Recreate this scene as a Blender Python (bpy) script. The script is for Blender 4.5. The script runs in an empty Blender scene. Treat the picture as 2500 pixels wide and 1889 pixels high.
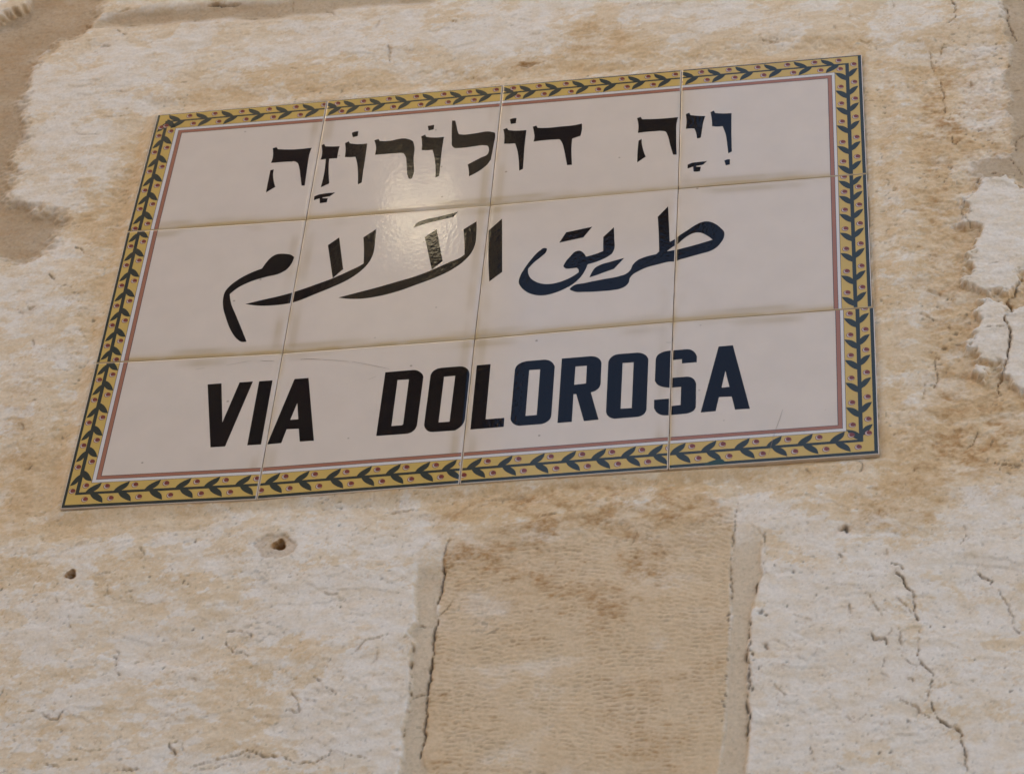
import bpy, bmesh, math, random
import numpy as np
from mathutils import Matrix, Vector
from mathutils.geometry import tessellate_polygon

random.seed(7)
SC = bpy.context.scene
SIGN_Z = 3.15                                    # height of the sign's centre above the street

# ------------------------------------------------------------------ camera
ROT = np.array([[0.98421602, 0.16443882, 0.06541182],      # rows: right, down, forward
                [-0.06878434, 0.6960072, -0.7147326],
                [-0.16305688, 0.69895196, 0.69633225]])
CAM = np.array([0.35273153, -1.37457889, -1.50067367 + SIGN_Z])
FPX, CX, CY = 6484.32, 1250.0, 944.5             # focal length and centre in photo pixels
cd = bpy.data.cameras.new('camera')
cam = bpy.data.objects.new('camera', cd)
SC.collection.objects.link(cam)
m = Matrix.Identity(4)
for r_ in range(3):
    m[r_][0], m[r_][1], m[r_][2], m[r_][3] = ROT[0][r_], -ROT[1][r_], -ROT[2][r_], CAM[r_]
cam.matrix_world = m
cd.sensor_width = 36.0
cd.lens = FPX / 2500.0 * 36.0
cd.clip_start, cd.clip_end = 0.05, 500.0
cd.dof.use_dof = True
cd.dof.focus_distance = 2.03
cd.dof.aperture_fstop = 18.0
SC.camera = cam

# ------------------------------------------------------------------ sky, sun, exposure
SUN_EL = math.radians(45.0)
w = bpy.data.worlds.new('World')
SC.world = w
w.use_nodes = True
nt = w.node_tree
sky = nt.nodes.new('ShaderNodeTexSky')
sky.sky_type = 'NISHITA'
sky.sun_disc = False
sky.sun_elevation = SUN_EL
sky.sun_rotation = 0.0
sky.air_density = 1.0
sky.dust_density = 2.0
bg = nt.nodes['Background']
nt.links.new(sky.outputs[0], bg.inputs[0])
bg.inputs[1].default_value = 0.05
sky.ozone_density = 0.6
sl = bpy.data.lights.new('sun', 'SUN')
sl.energy = 5.0
sl.angle = math.radians(0.5)
sl.color = (1.0, 0.93, 0.82)
so = bpy.data.objects.new('sun', sl)
SC.collection.objects.link(so)
so.location = (0, 8, 16)
so.rotation_euler = Vector((0, -math.cos(SUN_EL), -math.sin(SUN_EL))).to_track_quat('-Z', 'Y').to_euler()
SC.view_settings.view_transform = 'Standard'
SC.view_settings.look = 'None'
SC.view_settings.gamma = 1.0
SC.view_settings.use_curve_mapping = False
SC.view_settings.exposure = 2.80
SC.cycles.use_denoising = True
SC.cycles.use_guiding = True
SC.cycles.caustics_reflective = False
SC.cycles.caustics_refractive = False
SC.cycles.denoiser = 'OPENIMAGEDENOISE'
SC.cycles.denoising_input_passes = 'RGB_ALBEDO_NORMAL'
SC.cycles.denoising_prefilter = 'ACCURATE'
SC.cycles.max_bounces = 6
SC.cycles.diffuse_bounces = 5

COL = SC.collection


def tag(o, label=None, cat=None, group=None, kind=None):
    if label: o['label'] = label
    if cat: o['category'] = cat
    if group: o['group'] = group
    if kind: o['kind'] = kind
    return o


def empty(name, loc):
    o = bpy.data.objects.new(name, None)
    o.empty_display_size = 0.1
    o.location = loc
    COL.objects.link(o)
    return o


def link(name, me, parent=None, mats=()):
    for mt in mats: me.materials.append(mt)
    o = bpy.data.objects.new(name, me)
    COL.objects.link(o)
    if parent:
        o.parent = parent
        o.matrix_parent_inverse = Matrix.Translation(-Vector(parent.location))
    return o


def at(x, y, Y=0.0):
    """the point of the wall plane y = Y that a photo pixel shows"""
    d = ROT.T @ np.array([(x - CX) / FPX, (y - CY) / FPX, 1.0])
    t = (Y - CAM[1]) / d[1]
    return CAM + d * t


CROP = {'c1': (0, 0), 'c2': (600, 0), 'c3': (1200, 0), 'c4': (1800, 0), 'c5': (0, 500), 'c6': (1800, 500),
        'c7': (0, 900), 'c8': (600, 1000), 'c9': (1200, 1000), 'c10': (1800, 1000), 'c11': (0, 1359),
        'c12': (600, 1359), 'c13': (1200, 1359), 'c14': (1800, 1359),
        'h1': (620, 280), 'h2': (880, 270), 'h3': (1180, 260), 'h4': (1500, 240),
        'a1': (520, 530), 'a2': (820, 480), 'a3': (1180, 480), 'a4': (1400, 460),
        'l1': (480, 830), 'l2': (900, 830), 'l3': (1220, 830), 'l4': (1520, 820)}


def cropscale(c):
    return 3.153 if c[0] == 'c' else (5.018 if c[0] == 'a' else 6.503)


def wallpts(c, pts, Y=0.003):
    """survey notes (detail sheet, position) -> wall coordinates x, z"""
    ox, oy = CROP[c]
    s = cropscale(c)
    out = []
    for p in pts:
        q = at(ox + p[0] / s, oy + p[1] / s, Y)
        out.append((q[0], q[2]))
    return np.array(out)


# ------------------------------------------------------------------ numpy noise
_rng = np.random.RandomState(11)
_perm = _rng.permutation(256).astype(np.int32)
_perm = np.concatenate([_perm, _perm])
_ang = _rng.rand(256) * 2 * np.pi
_gx, _gy = np.cos(_ang).astype(np.float32), np.sin(_ang).astype(np.float32)


def perlin(x, y):
    xi, yi = np.floor(x).astype(np.int32), np.floor(y).astype(np.int32)
    xf, yf = (x - xi).astype(np.float32), (y - yi).astype(np.float32)
    u = xf * xf * xf * (xf * (xf * 6 - 15) + 10)
    v = yf * yf * yf * (yf * (yf * 6 - 15) + 10)
    xi &= 255; yi &= 255
    x1, y1 = (xi + 1) & 255, (yi + 1) & 255
    def g(a, b, dx, dy):
        h = _perm[_perm[a] + b]
        return _gx[h] * dx + _gy[h] * dy
    n0 = g(xi, yi, xf, yf) * (1 - u) + g(x1, yi, xf - 1, yf) * u
    n1 = g(xi, y1, xf, yf - 1) * (1 - u) + g(x1, y1, xf - 1, yf - 1) * u
    return (n0 * (1 - v) + n1 * v) * 1.5


def fbm(x, y, sx, sy=None, oct=4, seed=0.0, gain=0.5):
    sy = sy or sx
    X, Y = x / sx + seed * 17.31 + 100, y / sy + seed * 9.77 + 100
    a, s = 1.0, 0.0
    out = np.zeros(x.shape, np.float32)
    for i in range(oct):
        out += a * perlin(X, Y)
        s += a
        a *= gain
        X, Y = X * 2.03 + 5.3, Y * 2.03 + 1.7
    return out / s * 1.35


def sstep(a, b, x):
    t = np.clip((x - a) / (b - a), 0, 1)
    return t * t * (3 - 2 * t)


def terrace(f, n, sharp=0.25):
    t = f * n
    k = np.floor(t)
    return (k + sstep(0.5 - sharp, 0.5 + sharp, t - k)) / n


def seg_dist(px, py, a, b):
    dx, dy = b[0] - a[0], b[1] - a[1]
    L = dx * dx + dy * dy + 1e-12
    t = np.clip(((px - a[0]) * dx + (py - a[1]) * dy) / L, 0, 1)
    return np.hypot(px - a[0] - t * dx, py - a[1] - t * dy)


def poly_sdf(px, py, poly):
    d = np.full(px.shape, 1e9, np.float32)
    ins = np.zeros(px.shape, bool)
    n = len(poly)
    for i in range(n):
        a, b = poly[i], poly[(i + 1) % n]
        d = np.minimum(d, seg_dist(px, py, a, b))
        if a[1] != b[1]:
            c = ((a[1] > py) != (b[1] > py)) & (px < (b[0] - a[0]) * (py - a[1]) / (b[1] - a[1]) + a[0])
            ins ^= c
    return np.where(ins, -d, d)


# ------------------------------------------------------------------ materials
def new_mat(name):
    mt = bpy.data.materials.new(name)
    mt.use_nodes = True
    return mt, mt.node_tree.nodes, mt.node_tree.links, mt.node_tree.nodes['Principled BSDF']


def stone_material():
    mt, N, L, B = new_mat('weathered_limestone')
    geo = N.new('ShaderNodeNewGeometry')

    def attr(n):
        a = N.new('ShaderNodeAttribute'); a.attribute_name = n
        return a.outputs['Fac']

    def noise(scale, detail=4, rough=0.6, vec=None):
        t = N.new('ShaderNodeTexNoise')
        t.inputs['Scale'].default_value = scale
        t.inputs['Detail'].default_value = detail
        t.inputs['Roughness'].default_value = rough
        L.new(vec or geo.outputs['Position'], t.inputs['Vector'])
        return t.outputs['Fac']

    def ramp(sock, a, b, lo=0.0, hi=1.0):
        r = N.new('ShaderNodeMapRange')
        r.inputs['From Min'].default_value = a; r.inputs['From Max'].default_value = b
        r.inputs['To Min'].default_value = lo; r.inputs['To Max'].default_value = hi
        L.new(sock, r.inputs['Value'])
        return r.outputs[0]

    def math_(op, a, b):
        r = N.new('ShaderNodeMath'); r.operation = op; r.use_clamp = True
        for i, v in enumerate((a, b)):
            if isinstance(v, (int, float)): r.inputs[i].default_value = v
            else: L.new(v, r.inputs[i])
        return r.outputs[0]

    def mix(a, b, fac, blend='MIX'):
        x = N.new('ShaderNodeMix'); x.data_type = 'RGBA'; x.blend_type = blend
        for sock, v in ((x.inputs[6], a), (x.inputs[7], b)):
            if isinstance(v, tuple): sock.default_value = (*v, 1)
            else: L.new(v, sock)
        if isinstance(fac, (int, float)): x.inputs[0].default_value = fac
        else: L.new(fac, x.inputs[0])
        return x.outputs[2]

    stretch = N.new('ShaderNodeMapping')
    stretch.inputs['Scale'].default_value = (1, 1, 1.5)
    L.new(geo.outputs['Position'], stretch.inputs['Vector'])
    sv = stretch.outputs[0]
    n_mid = noise(60, 5, 0.65, sv)
    n_fine = noise(420, 4, 0.7)
    n_spk = noise(230, 3, 0.6, sv)
    white = mix((0.81, 0.725, 0.63), (0.76, 0.64, 0.50), ramp(n_mid, 0.42, 0.62))
    cream = mix((0.77, 0.625, 0.455), (0.715, 0.555, 0.375), ramp(n_mid, 0.42, 0.62))
    och = mix((0.69, 0.485, 0.27), (0.64, 0.425, 0.215), ramp(n_mid, 0.4, 0.65))
    oa = math_('ADD', attr('ochre'), ramp(n_spk, 0.35, 0.65, -0.07, 0.07))
    c = mix(white, cream, ramp(oa, 0.12, 0.45))
    c = mix(c, och, ramp(oa, 0.52, 1.18))
    c = mix(c, (0.685, 0.51, 0.325), attr('dressed'))
    c = mix(c, (0.665, 0.535, 0.385), attr('strip'))
    c = mix(c, (0.485, 0.365, 0.24), attr('mortar'))
    c = mix(c, (0.45, 0.255, 0.105), math_('MULTIPLY', attr('brown'), ramp(n_spk, 0.35, 0.62, 0.45, 1.2)))
    g = ramp(n_fine, 0.3, 0.7, 0.89, 1.06)
    gv = N.new('ShaderNodeCombineColor')
    for i in range(3): L.new(g, gv.inputs[i])
    c = mix(c, gv.outputs[0], 1.0, 'MULTIPLY')
    c = mix(c, (0.055, 0.04, 0.028), attr('dark'))
    L.new(c, B.inputs['Base Color'])
    B.inputs['Roughness'].default_value = 0.85
    B.inputs['Specular IOR Level'].default_value = 0.25
    bp = N.new('ShaderNodeBump')
    bp.inputs['Strength'].default_value = 0.2
    bp.inputs['Distance'].default_value = 0.0012
    hh = math_('ADD', ramp(noise(260, 6, 0.65), 0.2, 0.8, 0, 0.6), ramp(n_fine, 0.3, 0.8, 0, 0.25))
    L.new(hh, bp.inputs['Height'])
    L.new(bp.outputs[0], B.inputs['Normal'])
    return mt


def glaze(name, col, stain=False, rough=0.03, var=0.0):
    mt, N, L, B = new_mat(name)
    geo = N.new('ShaderNodeNewGeometry')
    no = N.new('ShaderNodeTexNoise'); no.inputs['Scale'].default_value = 38; no.inputs['Detail'].default_value = 4
    L.new(geo.outputs['Position'], no.inputs['Vector'])
    base = N.new('ShaderNodeMix'); base.data_type = 'RGBA'
    base.inputs[6].default_value = (*[v * (1 - var) for v in col], 1)
    base.inputs[7].default_value = (*[min(1, v * (1 + var)) for v in col], 1)
    L.new(no.outputs['Fac'], base.inputs[0])
    out = base.outputs[2]
    if stain:
        for nm, sc_ in (('stain', (0.50, 0.36, 0.18)), ('grime', (0.45, 0.34, 0.21))):
            a = N.new('ShaderNodeAttribute'); a.attribute_name = nm
            x = N.new('ShaderNodeMix'); x.data_type = 'RGBA'
            L.new(out, x.inputs[6]); x.inputs[7].default_value = (*sc_, 1)
            L.new(a.outputs['Fac'], x.inputs[0])
            out = x.outputs[2]
        # tiny dirt specks on the glaze
        vo = N.new('ShaderNodeTexVoronoi'); vo.inputs['Scale'].default_value = 34
        L.new(geo.outputs['Position'], vo.inputs['Vector'])
        mr = N.new('ShaderNodeMapRange')
        mr.inputs['From Min'].default_value = 0.022; mr.inputs['From Max'].default_value = 0.045
        mr.inputs['To Min'].default_value = 0.55; mr.inputs['To Max'].default_value = 0.0
        L.new(vo.outputs['Distance'], mr.inputs['Value'])
        x = N.new('ShaderNodeMix'); x.data_type = 'RGBA'
        L.new(out, x.inputs[6]); x.inputs[7].default_value = (0.16, 0.11, 0.07, 1)
        L.new(mr.outputs[0], x.inputs[0])
        out = x.outputs[2]
    L.new(out, B.inputs['Base Color'])
    B.inputs['Roughness'].default_value = rough
    B.inputs['IOR'].default_value = 1.37 if name == 'black_glaze' else 1.5
    # orange-peel of the glaze: two sizes
    prev = None
    for scale, dist in ((300, 0.000042), (95, 0.000006)):
        n2 = N.new('ShaderNodeTexNoise'); n2.inputs['Scale'].default_value = scale
        n2.inputs['Detail'].default_value = 2
        L.new(geo.outputs['Position'], n2.inputs['Vector'])
        bp = N.new('ShaderNodeBump'); bp.inputs['Strength'].default_value = 1.0
        bp.inputs['Distance'].default_value = dist
        L.new(n2.outputs['Fac'], bp.inputs['Height'])
        if prev: L.new(prev, bp.inputs['Normal'])
        prev = bp.outputs[0]
    L.new(prev, B.inputs['Normal'])
    return mt


def plain_stone(name, col, scale=6.0):
    mt, N, L, B = new_mat(name)
    geo = N.new('ShaderNodeNewGeometry')
    br = N.new('ShaderNodeTexBrick')
    mp = N.new('ShaderNodeMapping'); mp.inputs['Rotation'].default_value = (math.radians(90), 0, 0)
    L.new(geo.outputs['Position'], mp.inputs['Vector'])
    L.new(mp.outputs[0], br.inputs['Vector'])
    br.inputs['Scale'].default_value = 1.0
    br.inputs['Brick Width'].default_value = 0.5; br.inputs['Row Height'].default_value = 0.3
    br.inputs['Mortar Size'].default_value = 0.012
    br.inputs['Color1'].default_value = (*col, 1)
    br.inputs['Color2'].default_value = (*[v * 0.85 for v in col], 1)
    br.inputs['Mortar'].default_value = (*[v * 0.6 for v in col], 1)
    no = N.new('ShaderNodeTexNoise'); no.inputs['Scale'].default_value = scale; no.inputs['Detail'].default_value = 8
    L.new(geo.outputs['Position'], no.inputs['Vector'])
    x = N.new('ShaderNodeMix'); x.data_type = 'RGBA'; x.blend_type = 'OVERLAY'; x.inputs[0].default_value = 0.5
    L.new(br.outputs['Color'], x.inputs[6]); L.new(no.outputs['Color'], x.inputs[7])
    hsv = N.new('ShaderNodeHueSaturation'); hsv.inputs['Saturation'].default_value = 0.9
    L.new(x.outputs[2], hsv.inputs['Color'])
    L.new(hsv.outputs[0], B.inputs['Base Color'])
    B.inputs['Roughness'].default_value = 0.9
    bp = N.new('ShaderNodeBump'); bp.inputs['Strength'].default_value = 0.6; bp.inputs['Distance'].default_value = 0.02
    L.new(no.outputs['Fac'], bp.inputs['Height']); L.new(bp.outputs[0], B.inputs['Normal'])
    return mt


M_STONE = stone_material()
M_TILE = glaze('cream_tile_glaze', (0.66, 0.56, 0.475), stain=True, var=0.07)
M_BLACK = glaze('black_glaze', (0.0070, 0.0058, 0.0068), rough=0.03)
M_YEL = glaze('yellow_glaze', (0.58, 0.39, 0.115), var=0.08)
M_GREEN = glaze('dark_green_glaze', (0.036, 0.043, 0.036), rough=0.1)
M_WHITE = glaze('white_glaze', (0.66, 0.61, 0.58))
M_TERRA = glaze('terracotta_glaze', (0.36, 0.155, 0.10), var=0.1)
M_LINE = glaze('thin_line_glaze', (0.05, 0.045, 0.05))
M_MAROON = glaze('maroon_glaze', (0.20, 0.05, 0.038))
M_BERRYW = glaze('berry_highlight_glaze', (0.55, 0.45, 0.40))

# ------------------------------------------------------------------ the stone wall
wall = tag(empty('stone_wall', (0, 0.2, 0)), 'weathered cream limestone block wall with ochre stains that carries the tiled sign', 'wall')
X0, X1, Z0, Z1 = -0.56, 0.51, SIGN_Z - 0.58, SIGN_Z + 0.50
NX, NZ = 1140, 960
WALL_Y = 0.0042


def generic(x, z):
    """plain coursed stone away from the sign: height, ochre, mortar"""
    row = np.floor(z / 0.31 + 0.35)
    xs = x / 0.52 + 0.37 * row
    fx = np.abs(xs - np.round(xs)) * 0.52
    zz = z / 0.31 + 0.35
    fz = np.abs(zz - np.round(zz)) * 0.31
    d = np.minimum(fx, fz) + fbm(x, z, 0.05, oct=3, seed=3) * 0.012
    mo = 1 - sstep(0.008, 0.018, d)
    h = 0.006 * (1 - mo) + fbm(x, z, 0.12, 0.08, 4, 4) * 0.006
    return h, np.clip(0.45 + fbm(x, z, 0.15, 0.1, 4, 5), 0, 1), mo


def build_fine():
    gx = np.linspace(X0, X1, NX).astype(np.float32)
    gz = np.linspace(Z0, Z1, NZ).astype(np.float32)
    x, z = np.meshgrid(gx, gz)
    cxs, czs = x[::4, ::4], z[::4, ::4]                     # coarse copies for distance fields

    def up(a):
        ix = np.arange(NX) / 4.0; iz = np.arange(NZ) / 4.0
        h, w_ = a.shape
        i0 = np.minimum(ix.astype(int), w_ - 2); j0 = np.minimum(iz.astype(int), h - 2)
        fx = (ix - i0).astype(np.float32)[None, :]; fz = (iz - j0).astype(np.float32)[:, None]
        A = a[j0][:, i0]; Bq = a[j0][:, i0 + 1]; Cq = a[j0 + 1][:, i0]; Dq = a[j0 + 1][:, i0 + 1]
        return (A * (1 - fx) + Bq * fx) * (1 - fz) + (Cq * (1 - fx) + Dq * fx) * fz

    def region(*parts):
        pts = np.concatenate([wallpts(c, p) for c, p in parts])
        return up(poly_sdf(cxs, czs, pts))

    # ---- shapes surveyed on the wall
    P = {}
    P['mort_tl'] = region(('c1', [(-400, -300), (760, -300), (765, 50), (705, 200), (560, 290), (440, 320), (350, 400), (270, 470), (215, 640),
                                  (190, 760), (170, 830), (210, 990), (220, 1060), (140, 1100), (90, 1250), (130, 1330), (40, 1310), (60, 1450),
                                  (20, 1520), (210, 1600), (430, 1660), (520, 1686), (430, 1776), (400, 1906), (250, 1986), (-400, 2010)]))
    P['corner'] = region(('c1', [(-400, -300), (260, -300), (215, 40), (90, 110), (0, 175), (-400, 350)]))
    P['mort_top'] = region(('c1', [(700, 205), (860, 110), (1100, 85), (1500, 55), (1700, 40), (2200, 5), (2300, -300), (3500, -300), (3330, 20),
                                   (2900, 45), (2620, 70), (2540, 100), (2010, 150), (1500, 160), (1080, 190)]))
    P['mort_r'] = region(('c4', [(2050, -300), (2055, 0), (2020, 130), (2060, 250), (2110, 330), (2120, 500), (2040, 560), (2045, 650), (2080, 760),
                                 (2070, 850), (2135, 940), (2130, 1100), (2150, 1150), (2085, 1200), (1950, 1215), (1800, 1235), (1830, 1330),
                                 (1950, 1370), (2100, 1350), (2170, 1420), (2600, 1540), (2900, -300)]))
    P['flake_r'] = region(('c6', [(1750, 0), (1850, -180), (1960, -200), (2100, -220), (2200, -120), (2700, -60), (2700, 520), (2207, 520), (2120, 690),
                                  (2060, 740), (2020, 680), (1900, 690), (1830, 640), (1770, 600), (1790, 420), (1780, 310), (1880, 200),
                                  (1760, 140)]))
    P['flake_r2'] = region(('c6', [(1890, 740), (2060, 720), (2090, 830), (2700, 640), (2700, 1500), (2100, 1420), (2050, 1280), (2000, 1230), (1900, 1240), (1870, 1340), (1830, 1300),
                                   (1820, 1200), (1830, 1100), (1830, 980), (1870, 950), (1860, 850)]))
    P['strip_l'] = region(('c8', [(1330, 1130), (1400, 1010), (1560, 960)]),
                          ('c12', [(1530, 0), (1510, 200), (1480, 370), (1470, 500), (1430, 800), (1410, 1000), (1395, 1170), (1370, 1400), (1355, 1530),
                                   (1440, 1900), (1100, 1900), (1170, 1671), (1200, 1500), (1210, 1300), (1250, 1200), (1265, 1000), (1250, 820), (1300, 640), (1220, 610),
                                   (1310, 520), (1300, 300), (1310, 0)]))
    P['dressed'] = region(('c8', [(1560, 960)]), ('c9', [(0, 930), (200, 870), (480, 840), (900, 760), (1400, 700), (1700, 620), (1880, 640), (1870, 850), (1850, 1000)]),
                          ('c13', [(1845, 0), (1835, 200), (1840, 450), (1820, 780), (1800, 1200), (1780, 1400), (1735, 1671), (1715, 1950)]),
                          ('c12', [(1440, 1950), (1355, 1530), (1370, 1400), (1395, 1170), (1410, 1000), (1430, 800), (1470, 500), (1480, 370), (1510, 200), (1530, 0)]))
    P['strip_r'] = region(('c9', [(1880, 680), (1960, 860), (2090, 930), (2060, 1130), (2090, 1260)]),
                          ('c13', [(2030, 280), (1990, 480), (1970, 720), (1985, 850), (1960, 1020), (1975, 1250), (1980, 1420), (1940, 1620), (1930, 1950),
                                   (1715, 1950), (1735, 1671), (1780, 1400), (1800, 1200), (1820, 780), (1840, 450), (1835, 200), (1845, 0)]),
                          ('c9', [(1850, 1000), (1870, 850)]))
    P['block_ll'] = region(('c7', [(-400, 640), (0, 640), (180, 1000), (460, 1085), (1970, 1000)]), ('c8', [(1650, 570), (1560, 960), (1400, 1010), (1330, 1130)]),
                           ('c12', [(1310, 0), (1300, 300), (1310, 520), (1220, 610), (1300, 640), (1250, 820), (1265, 1000), (1250, 1200), (1210, 1300), (1200, 1500), (1170, 1671), (1100, 1950), (-2400, 1950)]))
    P['block_lr'] = region(('c10', [(-10, 640), (230, 420), (1090, 345), (1400, 430), (2000, 390), (2700, 500)]), ('c14', [(2700, 1950), (30, 1950), (60, 1620), (95, 1480), (70, 1250), (75, 1000), (95, 850), (70, 720), (100, 470), (150, 250)]))
    sgn = np.array([at(*p)[[0, 2]] for p in ((383.8, 279.1), (2104.5, 132.6), (2147.5, 1109), (145.9, 1242.5))])
    S = up(poly_sdf(cxs, czs, sgn))
    # distance to the sign, unsigned outside

    # ---- noises
    j1 = fbm(x, z, 0.022, oct=4, seed=1) * 0.0060 + fbm(x, z, 0.006, 0.004, 3, 2) * 0.0028
    big = fbm(x, z, 0.16, oct=3, seed=21)
    chipf = fbm(x + 0.004 * big, z, 0.055, 0.020, 5, 22)
    chips = terrace(fbm(x + 0.004 * big, z, 0.085, 0.05, 5, 28, 0.5), 2.6, 0.05) * sstep(-0.3, 0.3, fbm(x, z, 0.06, oct=2, seed=34))
    soft = chipf
    chipd = terrace(fbm(x, z, 0.020, 0.012, 4, 23), 3.0, 0.2)
    rough = fbm(x, z, 0.010, 0.0085, 5, 24, 0.6)
    oc1 = fbm(x, z, 0.085, 0.05, 5, 25, 0.6)
    oc2 = fbm(x, z, 0.020, 0.012, 5, 26, 0.65)
    spk = fbm(x, z, 0.0065, 0.004, 3, 27, 0.6)

    def mask(k, soft=0.0012, jit=1.0):
        return 1 - sstep(-soft, soft, P[k] + j1 * jit)

    mt_l, mt_t, mt_r = mask('mort_tl', 0.009, 1.3), mask('mort_top', 0.007, 0.3), mask('mort_r', 0.003)
    cor = mask('corner', 0.003)
    fl1, fl2 = mask('flake_r', 0.003, 1.7), mask('flake_r2', 0.003, 1.7)
    st_l, st_r = mask('strip_l', 0.0010, 0.35), mask('strip_r', 0.0010, 0.3)
    zt = at(1300, 1300, 0.003)[2]; zt2 = at(1300, 1390, 0.003)[2]
    tf = 1 - sstep(zt2, zt, z + 0.012 * oc1)
    st_l, st_r = st_l * tf, st_r * np.clip(tf + 0.15, 0, 1)
    dr = mask('dressed', 0.0015, 0.35)
    dr_h = 1 - sstep(-0.004, 0.016, P['dressed'] + j1 * 0.4)
    dr_h = dr_h * (1 - sstep(at(1300, 1380, .003)[2], at(1300, 1240, .003)[2], z + 0.02 * oc1))
    ll = mask('block_ll', 0.012, 1.0)
    lr = mask('block_lr', 0.012, 1.0)
    mt_l = mt_l * (1 - cor)
    mort = np.maximum.reduce([mt_l, mt_t, mt_r, st_l, st_r])
    cx_, cz_ = at(1250, 700)[[0, 2]]

    def blob(px, py, rx, ry, jit=0.35):
        q = at(px, py, 0.003)
        k = 0.33e-3
        d = np.hypot((x - q[0]) / (rx * k), (z - q[2]) / (ry * k * 1.42))
        return np.clip(1 - d - jit * oc1, 0, 1)

    # plaster smeared out round the sign; ragged towards the stone
    prox = 1 - sstep(0.004, 0.034, S + j1 * 1.6 + 0.012 * oc1)
    near = 1 - sstep(0.0, 0.05, S + 0.02 * oc1)
    # rough ochre column right of the sign
    q1, q2 = at(2150, 200, 0.003), at(2400, 1180, 0.003)
    rightz = sstep(q1[0] + 0.01, q1[0] + 0.035, x + 0.01 * oc1) * (1 - sstep(SIGN_Z + 0.19, SIGN_Z + 0.27, z + 0.03 * oc1)) * sstep(SIGN_Z - 0.27, SIGN_Z - 0.2, z + .02 * oc1) * (1 - mort)
    rightz *= (1 - fl1) * (1 - fl2)

    # ---- relief (towards the street)
    h = big * 0.0030 + rough * 0.00010
    stone = np.clip(1 - np.maximum.reduce([mort, rightz]), 0, 1)
    upper = stone * (1 - ll) * (1 - lr) * (1 - dr_h)
    h += upper * (1 - prox) * (0.0026 + chips * 0.0015 + soft * 0.0010 + chipd * 0.00022)
    h += np.maximum(ll, lr) * stone * (1 - dr_h) * (1 - 0.8 * prox) * (0.0016 + chips * 0.0015 + soft * 0.0010 + chipd * 0.00022)
    h += np.maximum(fl1, fl2) * (0.0017 + 0.0006 * chipd)
    h += cor * 0.004
    h -= np.maximum(mt_l * 0.0028, mt_t * 0.0010) + mt_r * 0.0014
    h += (mt_l + mt_r + mt_t) * rough * 0.0004
    h -= np.maximum(st_l, st_r) * 0.0010
    rz = terrace(fbm(x, z, 0.016, 0.013, 4, 31, 0.5), 2.0, 0.3)
    h += rightz * (rz * 0.0019 - 0.0010 + rough * 0.0004)
    h += prox * (1 - rightz) * (rough * 0.0004 + 0.0005 * chipd * sstep(-.1, .3, oc1))

    # tooled face: rows of short pick strokes in bands
    bandx = x + 0.0075 * fbm(x, z, 0.03, oct=2, seed=41)
    bw = 0.0088
    bi = np.floor(bandx / bw)
    fr = bandx / bw - bi
    hsh = np.mod(np.sin(bi * 12.9898) * 43758.5453, 1.0)
    slope = 0.16 + 0.30 * fbm(x, z, 0.11, oct=2, seed=42)
    ph = (z + slope * (bandx - bi * bw)) / 0.0037 + hsh * 7.0 + 0.5 * fbm(x, z, 0.010, oct=4, seed=43)
    strokes = np.sin(2 * np.pi * ph)
    each = 0.35 + 0.65 * np.mod(np.sin(bi * 78.233 + np.floor(ph + 0.25) * 37.719) * 43758.5453, 1.0)   # every stroke struck differently
    amp = sstep(-0.75, -0.05, fbm(x, z, 0.035, 0.05, 3, 44)) * (0.15 + 0.85 * sstep(0.0, 0.25, fr) * (1 - sstep(0.75, 1.0, fr)))
    ztop = at(1450, 1290, 0.003)[2]
    fade = 1 - sstep(ztop - 0.025, ztop + 0.03, z + 0.02 * oc1)
    tool = dr * amp * (0.35 + 0.65 * fade) * (0.25 + 0.9 * each)
    h += tool * (np.where(strokes < 0, strokes * 0.9, strokes * 0.45) * 0.00044)
    h += dr * (0.0004 * rough + 0.0015 * oc1)
    pit = tool * sstep(0.15, 0.85, -strokes + 0.8 * fbm(x, z, 0.006, 0.003, 3, 45))

    # ---- colour masks
    patch = sstep(0.02, 0.09, fbm(x, z, 0.052, 0.028, 6, 29, 0.58) + 0.25 * oc1)          # bare white breaks in the cream skin
    patch2 = sstep(0.08, 0.15, fbm(x, z, 0.013, 0.0085, 5, 30, 0.65) + 0.2 * oc1)
    rid = 1 - np.abs(fbm(x + 0.003 * big, z, 0.026, 0.013, 5, 32, 0.6)) / 0.055
    streak = np.clip(rid, 0, 1) * sstep(0.0, 0.35, fbm(x, z, 0.04, 0.03, 3, 33))
    och = 0.56 + -0.03 * ll - 0.15 * lr + 0.42 * oc1 + 0.16 * oc2 - 0.40 * patch - 0.16 * patch2 + 0.50 * streak * (1 - 0.5 * prox)
    och += 0.33 * near + 0.40 * rightz
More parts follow.
